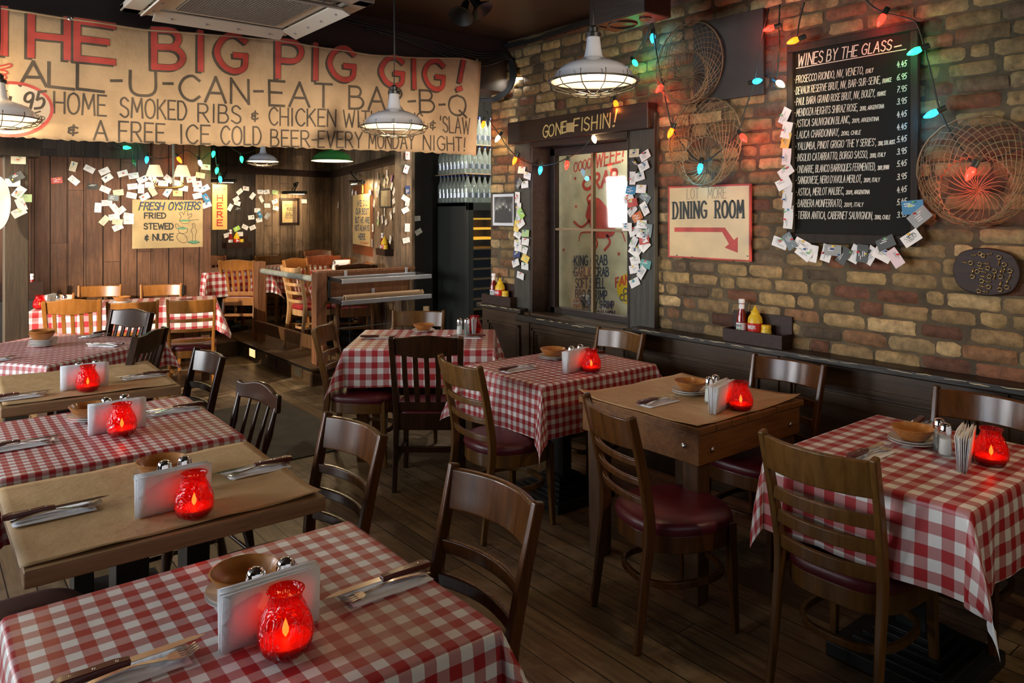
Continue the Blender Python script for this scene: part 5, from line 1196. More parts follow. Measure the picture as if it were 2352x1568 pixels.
# ---- signs in the back room
def oyster_sign():
    pl = PPW; th = .02; t = sign('oyster_sign', 'pale board reading FRESH OYSTERS FRIED STEWED & NUDE on the plank wall', 'sign', pl, 304, 458, 466, 567, th, 'oldcream', o0=.0); o = th+.0014
    for dx, mt, oo in ((.008, 'yellow', 0), (0, 'bluepaint', .0005)):
        mb = MB()
        for r in (('FRESH', 319, 482, 374, 482, 17, 17), ('OYSTERS', 386, 482, 458, 481, 17, 17)): letter(mb, pl, *r, .016, o+oo, slant=.28, shift=(-dx, -dx*.6), gap=.16)
        ob('lettering', mb, mt, t, world=True)
    write(t, 'blackpaint', pl, o, (('FRIED', 332, 501, 381, 501, 12, 12, .014), ('STEWED', 331, 526, 398, 526, 13, 13, .014), ('& NUDE', 333, 552, 398, 551, 14, 14, .014)))
    Z = lambda x, y: pl.uv(x/3.92, 330+y/3.92, o+.0004); put = lambda u, z: pl.pt(u, z, o+.0004)
    def fill(pts, mt):
        mb = MB(); flatpoly(mb, [Z(*p) for p in pts], lambda u, z: pl.pt(u, z, o)); ob('drawing', mb, mt, t, world=True)
    M['seagreen'] = plain('seagreen', (.10, .30, .17), .6)
    fill([(1665+52*math.cos(k*.4), 692+9*math.sin(k*.4)) for k in range(16)], 'seagreen'); fill([(1665+48*math.cos(k*.3), 700+14*math.sin(k*.3)) for k in range(11)], 'yellowsign')
    fill([(1745+55*math.cos(k*.4), 885+14*math.sin(k*.4)) for k in range(16)], 'seagreen'); fill([(1640+50*math.cos(k*.4), 762+9*math.sin(k*.4)) for k in range(16)], 'seagreen')
    for q in (((1612, 690), (1640, 712), (1690, 714), (1718, 690), (1790, 682)), ((1618, 684), (1632, 655), (1614, 628), (1640, 618), (1655, 640), (1664, 612), (1682, 604), (1692, 620), (1690, 645), (1722, 628), (1724, 655), (1700, 662), (1702, 686)),
              ((1590, 765), (1578, 730), (1600, 722), (1612, 745), (1660, 752)), ((1605, 765), (1615, 800), (1660, 808), (1686, 790), (1690, 762)), ((1600, 810), (1592, 850), (1640, 890), (1685, 880), (1672, 830), (1625, 806), (1600, 810)),
              ((1730, 875), (1735, 820), (1722, 780), (1738, 750), (1730, 725), (1748, 718), (1756, 735), (1755, 755), (1770, 785), (1758, 830), (1762, 875)), ((1690, 885), (1745, 902), (1800, 885))):
        mb = MB(); ribbon(mb, [(p.x, p.y) for p in spline([(*Z(*p), 0) for p in q], 4)], .005, put); ob('drawing', mb, 'blackpaint', t, world=True)
oyster_sign()
def here_sign():
    pl = PBE; th = .02; t = sign('here_sign', "tall narrow yellow sign reading You're HERE in the dark alcove", 'sign', pl, 488, 423, 522, 527, th, 'yellowsign'); o = th+.0015
    write(t, 'bluepaint', pl, o, (("YOU'RE", 492, 441, 519, 440, 10, 10, .008),), slant=.25)
    write(t, 'redpaint', pl, o, tuple((c, 499, y, 511, y, 13, 13, .018) for c, y in zip('HERE', (461, 479, 499, 518))))
here_sign()
t, (u0, u1, z0, z1, o) = picture('framed_sign', 'framed cream notice about BIG EASY on the alcove back wall', PBE, 643, 454, 688, 517, .04, 'lintel', 'lintel', 'oldcream', mw=.0)
write(t, 'blackpaint', PBE, o, tuple((s, x0, y, x1, y, h, h, .0045) for s, x0, x1, y, h in (('BIG EASY', 655, 676, 474, 6), ("AIN'T NEXT", 658, 673, 480, 3.5), ('TO TEXAS', 659, 672, 484.5, 3.5), ('BUT NEXT TO', 657, 674, 491, 3.5), ("TEXAS THERE'S", 655, 676, 495.5, 3.5), ('BIG EASY', 655, 676, 502, 5.5))))
def wedo_sign():
    pl = PWD; ob_ = sign('motto_backboard', 'dark brown backing board behind the WE DO OUR BEST sign', 'board', pl, 810, 428, 856, 590, .015, 'redwood')
    t = sign('motto_sign', 'old cream sign reading WE DO OUR BEST BUT WE ARE NOT ALWAYS HERE', 'sign', pl, 813, 448, 852, 566, .015, 'oldcream', o0=.015); o = .0315
    write(t, 'bluepaint', pl, o, tuple((s, x0, y, x1, y+.6, h, h, .016) for s, x0, x1, y, h in (('WE', 820, 830.5, 472, 12), ('DO', 834.5, 844, 472, 12), ('OUR BEST', 817, 847, 491, 12), ('BUT WE ARE', 816, 848, 511, 12), ('NOT ALWAYS', 815, 848, 529, 12), ('HERE', 823, 839, 549, 12))))
    write(t, 'redpaint', pl, o, (('THE MANAGEMENT', 828, 560, 847, 561, 4, 4, .005),))
wedo_sign()
picture('small_framed_picture', 'small dark-framed sepia picture hung crooked beside the motto sign', PWD, 871, 434, 898, 477, .02, 'blackmatte', 'blackmatte', 'sepia', mw=0)
sign('wall_key_panel', 'small dark board low on the panelling to the right of the honey chairs', 'board', PPW, 410, 655, 424, 676, .02, 'blackmatte')
# painted board hanging at the left edge
M['boardwhite'] = plain('boardwhite', (.42, .43, .40), .5, var=.3)
pl = Plane((0, 6.33, 0), (1, 0, 0)); c = pl.uv(-8, 466); mb = MB(); n = 30; out = [(c[0]+.082*math.cos(2*PI*k/n), c[1]+.19*math.sin(2*PI*k/n)) for k in range(n)]
mb.add([pl.pt(u, z, 0) for u, z in out]+[pl.pt(u, z, .02) for u, z in out], [tuple(range(n)), tuple(range(n, 2*n))]+[(k, (k+1) % n, n+(k+1) % n, n+k) for k in range(n)])
solo('painted_board', mb, 'boardwhite', 'white oval painted board cut by the left edge, beside the wooden post', 'board')
# ================================================================ lamps
M['pendantbulb'] = emit('pendantbulb', (1, .82, .52), 4)
def pendant(px, py, dep, label, enamel='enamel', cage=True, rad=.178, pw=4.2, zfix=None, cordtop=CEIL):
    r = ray(px, py); c = CO+r*dep; t = thing('pendant_lamp', label, 'lamp', (c.x, c.y, c.z), group='enamel pendant lamps'); k = rad/.178
    prof = [(.026, .178), (.031, .135), (.038, .100), (.048, .088), (.082, .078), (.125, .060), (.153, .034), (.166, .004), (.178, 0)]
    P = [(a*k, b*k) for a, b in prof]; pin = [(a*.965, b-.004) for a, b in reversed(P[3:])]
    ob('shade', MB().lathe(P, 40, cap=False), enamel, t, smooth=60); ob('shade_lining', MB().lathe(pin, 40, cap=False), 'enamelin', t, smooth=60)
    ob('socket_cap', MB().lathe([(.033*k, .176*k), (.033*k, .192*k), (.02*k, .198*k), (.02*k, .215*k), (.008, .225*k)], 16), 'black', t, smooth=40)
    ob('light_bulb', MB().lathe([(.012, .085*k), (.03, .06*k), (.034, .04*k), (.024, .02*k), (0, .012*k)], 16), 'pendantbulb', t, smooth=True)
    ob('cord', MB().tube([(0, 0, .22*k), (.004, 0, .4), (0, 0, cordtop-c.z)], .0045, 6), 'cordback', t)
    ob('ceiling_rose', MB().lathe([(.045, cordtop-c.z-.02), (.045, cordtop-c.z)], 16), 'blackmatte', t)
    sub(t.children[1], t.children[0])
    if cage:
        mb = MB(); n = 12
        for rr, z in ((.186, -.002), (.165, -.030), (.095, -.052), (.03, -.056)): mb.tube([(rr*k*math.cos(2*PI*i/36), rr*k*math.sin(2*PI*i/36), z*k) for i in range(36)], .0024, 5, closed=True)
        for i in range(n):
            a = 2*PI*i/n; mb.tube([(q*k*math.cos(a), q*k*math.sin(a), z*k) for q, z in ((.184, .02), (.186, -.002), (.165, -.030), (.095, -.052), (.03, -.056))], .0022, 5)
        ob('wire_cage', mb, 'wire', t, smooth=True)
    l = bpy.data.lights.new('bulb_light', 'POINT'); l.energy = pw; l.color = (1, .74, .42); l.shadow_soft_size = .03
    o = bpy.data.objects.new('bulb_light', l); COL.objects.link(o); o.parent = t; o.location = (0, 0, .0)
    return t
pendant(1363, 186, 3.07, 'large white enamel pendant lamp with wire cage, nearest, in front of the brick wall', rad=.180)
pendant(905, 290, 4.10, 'white enamel pendant lamp with wire cage hanging in front of the canvas banner')
pendant(-2, 270, 3.80, 'grey-white enamel pendant lamp cut off by the left edge')
pendant(604, 370, 8.0, 'small white caged pendant lamp in the back room, below the banner', rad=.165, pw=14)
pendant(763, 369, 7.9, 'green enamel pendant lamp in the back room, below the banner', enamel='greenenamel', cage=False, rad=.225, pw=16)
q = Vector((2.45, .12, 2.12)); dd = SN*q.x+CS*q.y; pendant(1176+F*(q.x*CS-q.y*SN)/dd, HY-F*(q.z-CAMH)/dd, dd, 'white enamel pendant lamp just beyond the right edge', pw=28)
# bare bulb close to the banner, just outside the frame
r = CO+ray(-70, 165)*3.68; t = thing('wall_bulb', 'bare warm bulb by the banner beyond the left edge', 'bulb', r)
ob('glass', MB().lathe([(.012, .04), (.03, .01), (.034, -.01), (.02, -.036), (0, -.042)], 16), 'lampglow', t, smooth=True); ob('cord', MB().tube([(0, 0, .04), (0, 0, CEIL-r.z)], .004, 6), 'cordback', t)
l = bpy.data.lights.new('bulb_light', 'POINT'); l.energy = 4.5; l.color = (1, .68, .32); l.shadow_soft_size = .034; o = bpy.data.objects.new('bulb_light', l); COL.objects.link(o); o.parent = t; o.location = (0, .0, -.06)

def sconce():
    pl = Plane((0, PB-.22, 0), (1, 0, 0)); t = thing('twin_shade_light', 'pipe light with two cream shades above the oyster sign', 'light', pl.at(397, 430)); k = dict(world=True)
    A = lambda x, y: pl.at(x, y)
    ob('pipe', MB().tube([Vector((A(398, 430).x, A(398, 430).y, CEIL)), A(398, 430)], .012, 10), 'pipe', t, smooth=50, **k)
    ob('arm', MB().tube(spline([A(356, 412), A(357, 426), A(370, 430), A(398, 431), A(410, 430), A(420, 426), A(419, 412)], 4), .014, 10), 'brass', t, smooth=50, **k)
    for x in (355, 418):
        b = A(x, 405); s = 1720/8.2
        ob('candle_sleeve', MB().tube([A(x, 416), A(x, 398)], .016, 10), 'shade', t, smooth=50, **k)
        ob('lamp_shade', MB().lathe([(.092, 0), (.05, .125)], 24, b, cap=False), 'shadeglow', t, smooth=50, **k)
        ob('light_bulb', MB().lathe([(.0, 0), (.016, .015), (.018, .03), (0, .06)], 10, b), 'lampglow', t, **k)
        l = bpy.data.lights.new('shade_light', 'POINT'); l.energy = 3.0; l.color = (1, .72, .38); l.shadow_soft_size = .03; o = bpy.data.objects.new('shade_light', l); COL.objects.link(o); o.location = b+Vector((0, -.01, .02))
def fabricglow():
    m, nt, b = newmat('shadeglow'); b.inputs['Base Color'].default_value = (.85, .74, .5, 1); b.inputs['Roughness'].default_value = .9
    b.inputs['Emission Color'].default_value = (1, .8, .48, 1); b.inputs['Emission Strength'].default_value = .45; return m
M['shadeglow'] = fabricglow(); sconce()
for pl, x0, x1, y, top, lab, en in ((PBE, 485, 541, 415, 421, 'black picture light over the HERE sign', 3.5), (PBE, 648, 704, 442, 425, 'black picture light over the BIG EASY notice', 3), (PWD, 804, 835, 418, 403, 'black picture light over the WE DO OUR BEST sign', 8)):
    off = .16; a, b = pl.at(x0, y, off), pl.at(x1, y, off); m = (a+b)/2; t = thing('picture_light', lab, 'light', m, group='picture lights')
    ob('lamp_tube', MB().tube([a, b], .022, 12), 'black', t, smooth=50, world=True)
    w0 = pl.at((x0+x1)/2, y-18, 0); ob('swan_arm', MB().tube(spline([w0, w0+Vector((0, 0, .03))-pl.n*-.09, m+Vector((0, 0, .03)), m], 4), .008, 8), 'black', t, smooth=50, world=True)
    ob('backplate', MB().lathe([(.03, 0), (.03, .012)], 14, w0, m=pl.n.to_track_quat('Z', 'Y').to_matrix()), 'black', t, world=True)
    ob('tube_glow', MB().box(m-Vector((0, 0, .021)), ((b-a).length*.8, .012, .004), rz=math.atan2(pl.a.y, pl.a.x)), 'lampglow', t, world=True)
    l = bpy.data.lights.new('picture_glow', 'AREA'); l.shape = 'RECTANGLE'; l.size = .22; l.size_y = .03; l.energy = en; l.color = (1, .72, .36); o = bpy.data.objects.new('picture_glow', l); COL.objects.link(o)
    o.location = m-Vector((0, 0, .03)); tgt = pl.pt((m-pl.o).dot(pl.a), m.z-.35, 0); o.rotation_euler = (tgt-o.location).to_track_quat('-Z', 'Y').to_euler()

# ---- strings of coloured bulbs
BG = MB().lathe([(.009, 0), (.0145, .012), (.0175, .028), (.015, .045), (.008, .062), (.003, .069), (0, .070)], 14).mesh('bulb', None, True)
BS = MB().lathe([(.012, -.032), (.0135, -.028), (.0135, .004), (.010, .006)], 12).mesh('socket', 'cord', 40)
def string(label, pl, off, bulbs, cords, sc=1.0, en=.6):
    t = thing('string_lights', label, 'string lights', pl.at(*cords[0][0], off), 0, 'strings of coloured bulbs'); mb = MB()
    for c in cords: mb.tube(spline([pl.at(x, y, off+o) for x, y, o in [(*q, 0) if len(q) == 2 else q for q in c]], 5), .0042*sc, 6)
    ob('cord', mb, 'cord', t, smooth=True, world=True)
    for x, y, col, ang, *o2 in bulbs:
        o3 = off+(o2[0] if o2 else .01); c = pl.at(x, y, o3); d = (pl.a*(math.cos(R(ang))*(1 if pl.a.dot(Vector((CS, -SN, 0))) > 0 else -1))+Vector((0, 0, math.sin(R(ang))))+pl.n*.25).normalized()
        q = d.to_track_quat('Z', 'Y')
        for me, nm in ((BG, 'bulb'), (BS, 'socket')):
            o = bpy.data.objects.new(nm, me if nm == 'socket' else None) if nm == 'socket' else bpy.data.objects.new(nm, BMESH[col])
            COL.objects.link(o); o.parent = t; o.rotation_euler = q.to_euler(); o.scale = (sc, sc, sc); o.location = c-d*.034*sc-t.location
            if nm == 'bulb' and col != 'off': o['label'] = col+' bulb'
        if col == 'off': continue
        lc = dict(red=(1, .04, .03), orange=(1, .22, .03), white=(1, .7, .35), blue=(.03, .5, 1), green=(.05, .9, .3))[col]
        l = bpy.data.lights.get('glow_'+col+str(en)) or bpy.data.lights.new('glow_'+col+str(en), 'POINT'); l.energy = en*(1.6 if col == 'red' else 1); l.color = lc; l.shadow_soft_size = .018
        o = bpy.data.objects.new('bulb_glow', l); COL.objects.link(o); o.parent = t; o.location = c+pl.n*.03+d*.05*sc-t.location
BMESH = {}
for c in BULB: BMESH[c] = BG.copy(); BMESH[c].materials.clear(); BMESH[c].materials.append(BULB[c])
BMESH['off'] = BG.copy(); BMESH['off'].materials.clear(); BMESH['off'].materials.append(M['greenenamel'])
string('string of coloured bulbs from the beam across the crab window to the speaker', PRW, .05,
    [(1110, 286, 'orange', -95), (1143, 318, 'white', -125), (1182, 369, 'orange', -105), (1241, 391, 'blue', -88), (1302, 379, 'red', -88), (1365, 320, 'white', -55), (1415, 240, 'orange', -60), (1459, 145, 'green', -45), (1499, 88, 'blue', -80)],
    [[(1112, 232), (1111, 275)], [(1118, 255), (1130, 285), (1148, 310), (1160, 330), (1185, 358), (1212, 374), (1241, 380), (1275, 375), (1302, 363), (1335, 345), (1360, 314), (1385, 285), (1410, 236), (1452, 138), (1478, 95), (1497, 52)]])
string('string of coloured bulbs round the wire traps and up beside the wine board', PRW, .09,
    [(1515, 203, 'red', -130), (1540, 305, 'orange', -110), (1608, 387, 'blue', -90), (1708, 317, 'red', -45), (1740, 186, 'blue', 0), (1767, 66, 'red', 190), (1793, 193, 'white', -35), (1822, 94, 'orange', 195)],
    [[(1498, 40), (1506, 110), (1522, 195), (1530, 235), (1545, 296), (1570, 335), (1608, 371), (1650, 350), (1695, 304), (1712, 250), (1733, 187), (1745, 110), (1766, 20)], [(1791, 10), (1789, 60), (1790, 110), (1784, 180), (1776, 196), (1790, 203)], [(1848, 5), (1842, 25), (1836, 50), (1830, 85)]])
string('string of coloured bulbs over the top of the wine board and down its right side', PRW, .07,
    [(2024, 46, 'red', -112), (2101, 118, 'green', 200), (2139, 262, 'blue', 205), (2228, 399, 'red', -112, .06)],
    [[(1980, -10), (2005, 15), (2034, 30), (2060, 36), (2100, 48), (2116, 82), (2124, 112), (2140, 175), (2158, 250), (2190, 315), (2226, 365), (2240, 372), (2290, 362), (2352, 335)]])
string('string of coloured bulbs over the oyster sign wall', PPW, .12,
    [(291, 339, 'green', 0), (337, 367, 'blue', -100), (412, 367, 'orange', -60), (460, 375, 'white', -75), (490, 354, 'green', -105), (498, 392, 'green', -105), (506, 412, 'blue', -88), (555, 366, 'green', -90), (308, 374, 'off', -80)],
    [[(255, 325), (280, 338), (300, 340), (308, 366)], [(315, 325), (325, 345), (338, 356), (360, 364), (385, 362), (406, 358), (430, 345), (460, 366), (475, 356), (492, 348), (498, 382), (505, 402)], [(520, 330), (556, 352), (600, 340)]], sc=1.25, en=.35)
# ================================================================ wire traps, keys, cards, ceiling things, condiments
def crab_trap(label, cx, cy, Rr, ix, iy, ri, seed):
    pl = PRW; rnd = random.Random(seed); C, I = Vector(pl.uv(cx, cy, .03)), Vector(pl.uv(ix, iy, .09)); t = thing('wire_trap', label, 'wire trap', pl.pt(C.x, C.y-Rr, .02), group='round wire traps on the bricks')
    P = lambda p, o: pl.pt(p.x, p.y, o)
    circ = lambda c, r, o, n=44: [P(c+Vector((r*math.cos(2*PI*k/n), r*(1+.012*math.sin(3*k))*math.sin(2*PI*k/n))), o+.012*math.sin(4*PI*k/n+seed)) for k in range(n)]
    ob('outer_hoop', MB().tube(circ(C, Rr, .03), .0042, 6, closed=True), 'rustwire', t, smooth=True, world=True)
    ob('inner_hoop', MB().tube(circ(I, ri, .10), .0036, 6, closed=True), 'rustwire', t, smooth=True, world=True)
    mb = MB(); n = 30
    for sgn in (-1, 1):
        for k in range(n):
            a0 = 2*PI*k/n; pts = []
            for q in range(11):
                f = q/10; a = a0+sgn*1.15*f; c = C.lerp(I, f); r = Rr+(ri*.92-Rr)*f; j = rnd.uniform(-.004, .004)
                pts.append(P(c+Vector(((r+j)*math.cos(a), (r+j)*math.sin(a))), .03+.09*math.sin(f*PI*.62)+.004*(q % 2)))
            mb.tube(pts, .0019, 4)
    for k in range(28):
        a = 2*PI*k/28; pts = [P(I+Vector((ri*.93*(1-f)*math.cos(a+.5*f), ri*.93*(1-f)*math.sin(a+.5*f)))+Vector((rnd.uniform(-.004, .004), rnd.uniform(-.004, .004))), .115-.05*f) for f in (0, .3, .6, .85, 1)]
        mb.tube(pts, .0019, 4)
    ob('netting', mb, 'rustwire', t, smooth=True, world=True)
    return t
crab_trap('round wire crab trap highest on the bricks, overlapping the dark metal panel', 1582, 146, .255, 1581, 178, .155, 1)
crab_trap('round wire crab trap directly above the DINING ROOM sign', 1618, 326, .265, 1620, 372, .15, 2)
crab_trap('round wire crab trap with red bulb, right of the wine board', 2240, 394, .25, 2242, 436, .15, 3)
def key_board():
    pl = PRW; a, b = pl.uv(2187, 624, .02), pl.uv(2345, 624, .02); c = Vector(((a[0]+b[0])/2, pl.uv(2264, 624, .02)[1])); hw, hh = abs(a[0]-b[0])/2, .108
    t = thing('key_plaque', 'dark wooden plaque with many brass keys mounted on it', 'plaque', pl.pt(c.x, c.y-hh)); out = []
    for k in range(48):
        q = 2*PI*k/48; r = 1/((abs(math.cos(q))**4.5+abs(math.sin(q))**4.5)**(1/4.5)); r *= 1-.07*math.cos(4*q-PI)*.9; out.append((c.x+hw*r*.93*math.cos(q), c.y+hh*r*.93*math.sin(q)))
    n = len(out); mb = MB(); mb.add([pl.pt(u, z, 0) for u, z in out]+[pl.pt(u, z, .022) for u, z in out], [tuple(range(n)), tuple(range(n, 2*n))]+[(k, (k+1) % n, n+(k+1) % n, n+k) for k in range(n)])
    ob('plaque', mb, 'plaque', t, bev=.006, world=True)
    sg = 1 if b[0] > a[0] else -1
    for x, y, g in ((2060, 562, 20), (2108, 566, 200), (2195, 596, 90), (2000, 616, 0), (2088, 624, 190), (2228, 642, 90), (2264, 682, 90), (2166, 684, 90), (2026, 690, 270), (2072, 672, 180), (2108, 652, 10), (2204, 690, 270), (2118, 704, 5), (2100, 732, 180), (2112, 768, 0), (2244, 756, 270), (2200, 772, 270), (2082, 796, 180)):
        p = Vector(pl.uv(1500+x/2.76, 380+y/2.76, .024)); d = Vector((sg*math.cos(R(g)), math.sin(R(g)))); s = Vector((-d.y, d.x)); put = lambda v: pl.pt(v.x, v.y, .0255)
        mb = MB(); h = p+d*.010; mb.tube([put(h+d*.0085*math.cos(k*PI/6)+s*.0085*math.sin(k*PI/6)) for k in range(12)], .0026, 5, closed=True)
        mb.tube([put(h-d*.008), put(h-d*.036)], .0022, 5)
        for e in (.026, .031, .035): mb.tube([put(h-d*e), put(h-d*e+s*.007)], .0018, 4)
        ob('key', mb, 'brass', t, smooth=True, world=True)
key_board()

# ---- business cards
CARD = {k: plain('card_'+k.replace(' ', '_'), c, .5) for k, c in dict(white=(.80, .79, .76), cream=(.72, .64, .44), red=(.45, .06, .05), dark=(.03, .035, .03), slate=(.16, .21, .22), navy=(.03, .05, .16), blue=(.03, .22, .42), yellow=(.75, .55, .12), lime=(.35, .62, .12), green=(.40, .58, .25), purple=(.22, .1, .3), orange=(.55, .16, .04), teal=(.10, .33, .31), grey=(.30, .31, .30), pink=(.80, .62, .64)).items()}
PINS = [M['green'], M['red'], M['yellow'], M['blue']]
CRND = random.Random(11)
def ordinal(i): return ('first second third fourth fifth sixth seventh eighth ninth tenth eleventh twelfth thirteenth fourteenth fifteenth sixteenth seventeenth eighteenth nineteenth twentieth'.split()+['twenty-first', 'twenty-second', 'twenty-third', 'twenty-fourth', 'twenty-fifth', 'twenty-sixth', 'twenty-seventh', 'twenty-eighth', 'twenty-ninth', 'thirtieth', 'thirty-first', 'thirty-second', 'thirty-third', 'thirty-fourth'])[i]
def cards(pl, conv, where, how, lst, w=.086, h=.054, off=.008, pins=False):
    """how: 'top' or 'left': the order used to tell the cards apart"""
    P = sorted([(conv(x, y), a, (c[0] if c else 'white')) for x, y, a, *c in lst], key=lambda q: q[0][1] if how == 'top' else q[0][0])
    sg = 1 if pl.a.dot(Vector((CS, -SN, 0))) > 0 else -1
    for i, ((x, y), ang, col) in enumerate(P):
        o = off+.0025*(i % 4); p = Vector(pl.uv(x, y, o)); e = Vector((sg*math.cos(R(ang)), math.sin(R(ang)))); f = Vector((-e.y, e.x))*sg; ti = CRND.uniform(-.006, .012)
        lab = f'{col} business card, {ordinal(i)} from the {how} {where}'
        t = thing('business_card', lab, 'business card', pl.pt(p.x, p.y-h/2, o), 0, 'business cards '+where)
        def put(a, b, k=0): v = p+e*a*w+f*b*h; return pl.pt(v.x, v.y, o+ti*(b+.5)*-1+.004*(a*a)*2+k)
        mb = MB(); vs = [put(a/4, b/2) for b in (-1, 1) for a in (-2, -1, 0, 1, 2)]; mb.add(vs, [(k, k+1, k+6, k+5) for k in range(4)])
        c = ob('card', mb, CARD[col], t, world=True); c.modifiers.new('stock', 'SOLIDIFY').thickness = .0006
        mb = MB(); lt = col in ('white', 'cream', 'yellow', 'pink', 'green')
        for k in range(CRND.randint(2, 4)):
            b = .25-.16*k; a0 = CRND.uniform(-.42, -.1); a1 = a0+CRND.uniform(.2, .5); mb.add([put(a0, b, .0012), put(a1, b, .0012), put(a1, b+.06, .0012), put(a0, b+.06, .0012)], [(0, 1, 2, 3)])
        ob('print', mb, CARD['grey'] if lt else CARD['white'], t, world=True)
        if CRND.random() < .4:
            mb = MB(); a, b = CRND.uniform(-.35, .15), CRND.uniform(-.1, .2); mb.add([put(a, b, .0016), put(a+.22, b, .0016), put(a+.22, b+.22, .0016), put(a, b+.22, .0016)], [(0, 1, 2, 3)]); ob('logo', mb, CARD[CRND.choice(['red', 'navy', 'blue', 'green', 'orange', 'dark'])], t, world=True)
        if pins:
            ob('push_pin', MB().lathe([(.005, 0), (.003, .003), (.003, .008), (.005, .011), (0, .012)], 10, put(CRND.uniform(-.1, .1), .38, .001), m=pl.n.to_track_quat('Z', 'Y').to_matrix()), PINS[i % 4], t, world=True)
        yield t, put, e
def allc(*a, **k): return list(cards(*a, **k))
z5 = lambda x, y: (x/3.92, 330+y/3.92)
z6 = lambda x, y: (450+x/3.357, 320+y/3.357)
zw = lambda x, y: (1080+x/2.704, 200+y/2.704)
z4 = lambda x, y: (1650+x/3.35, y/3.35)
z2 = lambda x, y: (1500+x/2.76, 380+y/2.76)
PPO = Plane((0, 6.4, 0), (1, 0, 0)); PPS = Plane((EDGE.x-.02, EDGE.y-.085, 0), (1, 0, 0)); PDK = Plane((0, EDGE.y+.06, 0), (1, 0, 0)); PFB = Plane((XF, 0, 0), (0, -1, 0))
B = .104, .064
allc(PPO, z5, 'on the left wooden post', 'top', [(165, 147, 0, 'cream'), (150, 300, 30, 'dark'), (115, 350, 0), (172, 437, 55), (220, 490, 0, 'green'), (190, 548, -70), (170, 617, 30)], w=.09, h=.056, pins=True)
allc(PPW, z5, 'in the arc left of the lamp shades', 'left', [(660, 205, 75, 'cream'), (805, 228, -28), (940, 247, 28), (967, 308, 35), (1105, 268, 18), (1203, 288, 10), (1282, 323, 28), (665, 330, -42), (510, 330, 8, 'red'), (835, 385, -3, 'dark'), (948, 412, -25), (1065, 440, 8, 'cream'), (1193, 385, 8), (1270, 405, 88), (1185, 465, -12), (1303, 478, 30)], off=.02, w=B[0], h=B[1])
allc(PPW, z5, 'in the cluster left of the oyster sign', 'left', [(1020, 487, -3, 'slate'), (963, 533, 3, 'pink'), (883, 575, 86), (1035, 583, -55), (1085, 603, 42), (1028, 658, 12), (940, 690, 50, 'cream'), (1058, 702, -8, 'cream'), (1060, 752, 25), (1158, 650, -10), (1158, 698, 0)], off=.02, w=B[0], h=B[1])
allc(PPW, z5, 'round the two cream lamp shades', 'left', [(1380, 320, -40), (1350, 370, 0), (1375, 428, -60, 'cream'), (1470, 357, -5), (1518, 318, -38), (1508, 435, 60), (1600, 355, -8), (1650, 400, -8), (1600, 447, 0, 'green')], off=.02, w=B[0], h=B[1])
allc(PPW, z5, 'at the right end of the plank wall', 'top', [(1722, 322, 10), (1775, 362, 8), (1785, 408, -5), (1780, 468, 15), (1803, 285, -8, 'cream'), (1853, 210, -3), (1845, 402, 30), (1855, 490, -60, 'blue'), (1862, 550, 20)], off=.02, w=B[0], h=B[1])
allc(PBE, z5, 'right of the HERE sign', 'top', [(2157, 432, 38), (2215, 403, -5), (2275, 470, 50), (2127, 500, 30, 'pink'), (2135, 535, -15), (2072, 573, 60), (2140, 588, 0, 'dark'), (2262, 663, 5), (2133, 765, 25, 'lime'), (2205, 750, -25), (2275, 755, 20), (2043, 823, 15), (2160, 813, 0)], off=.02, w=.095, h=.058)
allc(PBE, z6, 'around the BIG EASY notice', 'left', [(497, 405, 0), (545, 405, 10), (610, 408, -8, 'green'), (505, 460, -60), (608, 480, 20), (550, 510, 0), (615, 530, -12), (473, 547, 0), (493, 580, -60, 'blue'), (550, 590, 50, 'grey'), (488, 622, 12), (835, 477, 0)], off=.02, w=.095, h=.058)
allc(PWD, z6, 'above and beside the motto sign', 'left', [(1208, 408, 30), (1234, 415, 10, 'white'), (1255, 400, 70, 'blue'), (1288, 385, 80, 'yellow'), (1345, 408, 0), (1280, 455, 80, 'cream'), (1097, 507, 70), (1207, 683, 70, 'red'), (1365, 682, 90), (1357, 798, 90)], off=.02, w=.095, h=.058)
allc(PWD, z6, 'around the crooked sepia picture', 'top', [(1400, 287, 85), (1438, 297, 60, 'dark'), (1472, 268, 85), (1508, 300, 50, 'purple'), (1480, 318, 55, 'cream'), (1455, 337, 50, 'cream'), (1553, 310, -50), (1393, 350, 15), (1510, 357, 55), (1410, 385, 60), (1527, 400, 50), (1557, 420, 80, 'slate'), (1400, 415, 80), (1527, 475, 15), (1375, 493, 55), (1547, 510, 15), (1530, 543, 15), (1452, 560, 85), (1502, 588, -55), (1405, 588, 70), (1405, 635, 50, 'green'), (1437, 617, -70), (1467, 637, 15), (1500, 772, 60)], off=.02, w=.095, h=.058)
allc(PPS, z6, 'down the post by the fridge', 'top', [(1632, 125, 90, 'pink'), (1622, 230, 70), (1632, 388, 90, 'navy'), (1613, 455, -30), (1630, 482, 80), (1617, 545, 25), (1632, 680, 88), (1622, 778, 10)], off=.02, w=.085, h=.054)
allc(PDK, z6, 'on the dark boards left of the fridge', 'top', [(1703, 610, 5), (1717, 713, 28)], w=.085, h=.054)
allc(PFB, zw, 'down the left window board', 'top', [(305, 278, -5, 'red'), (318, 515, -5), (357, 550, -15), (300, 597, 50, 'slate'), (340, 605, 3), (295, 685, 88), (302, 752, 85), (315, 785, -50, 'lime'), (298, 812, 80), (290, 862, 80, 'yellow'), (317, 848, 30), (342, 908, 0, 'green'), (293, 915, -25), (342, 960, -5), (292, 968, 4), (298, 998, -5), (287, 1035, 5, 'navy'), (332, 1010, -15), (340, 1065, -20, 'yellow'), (283, 1092, 20), (342, 1112, -5), (313, 1170, -12)], pins=True)
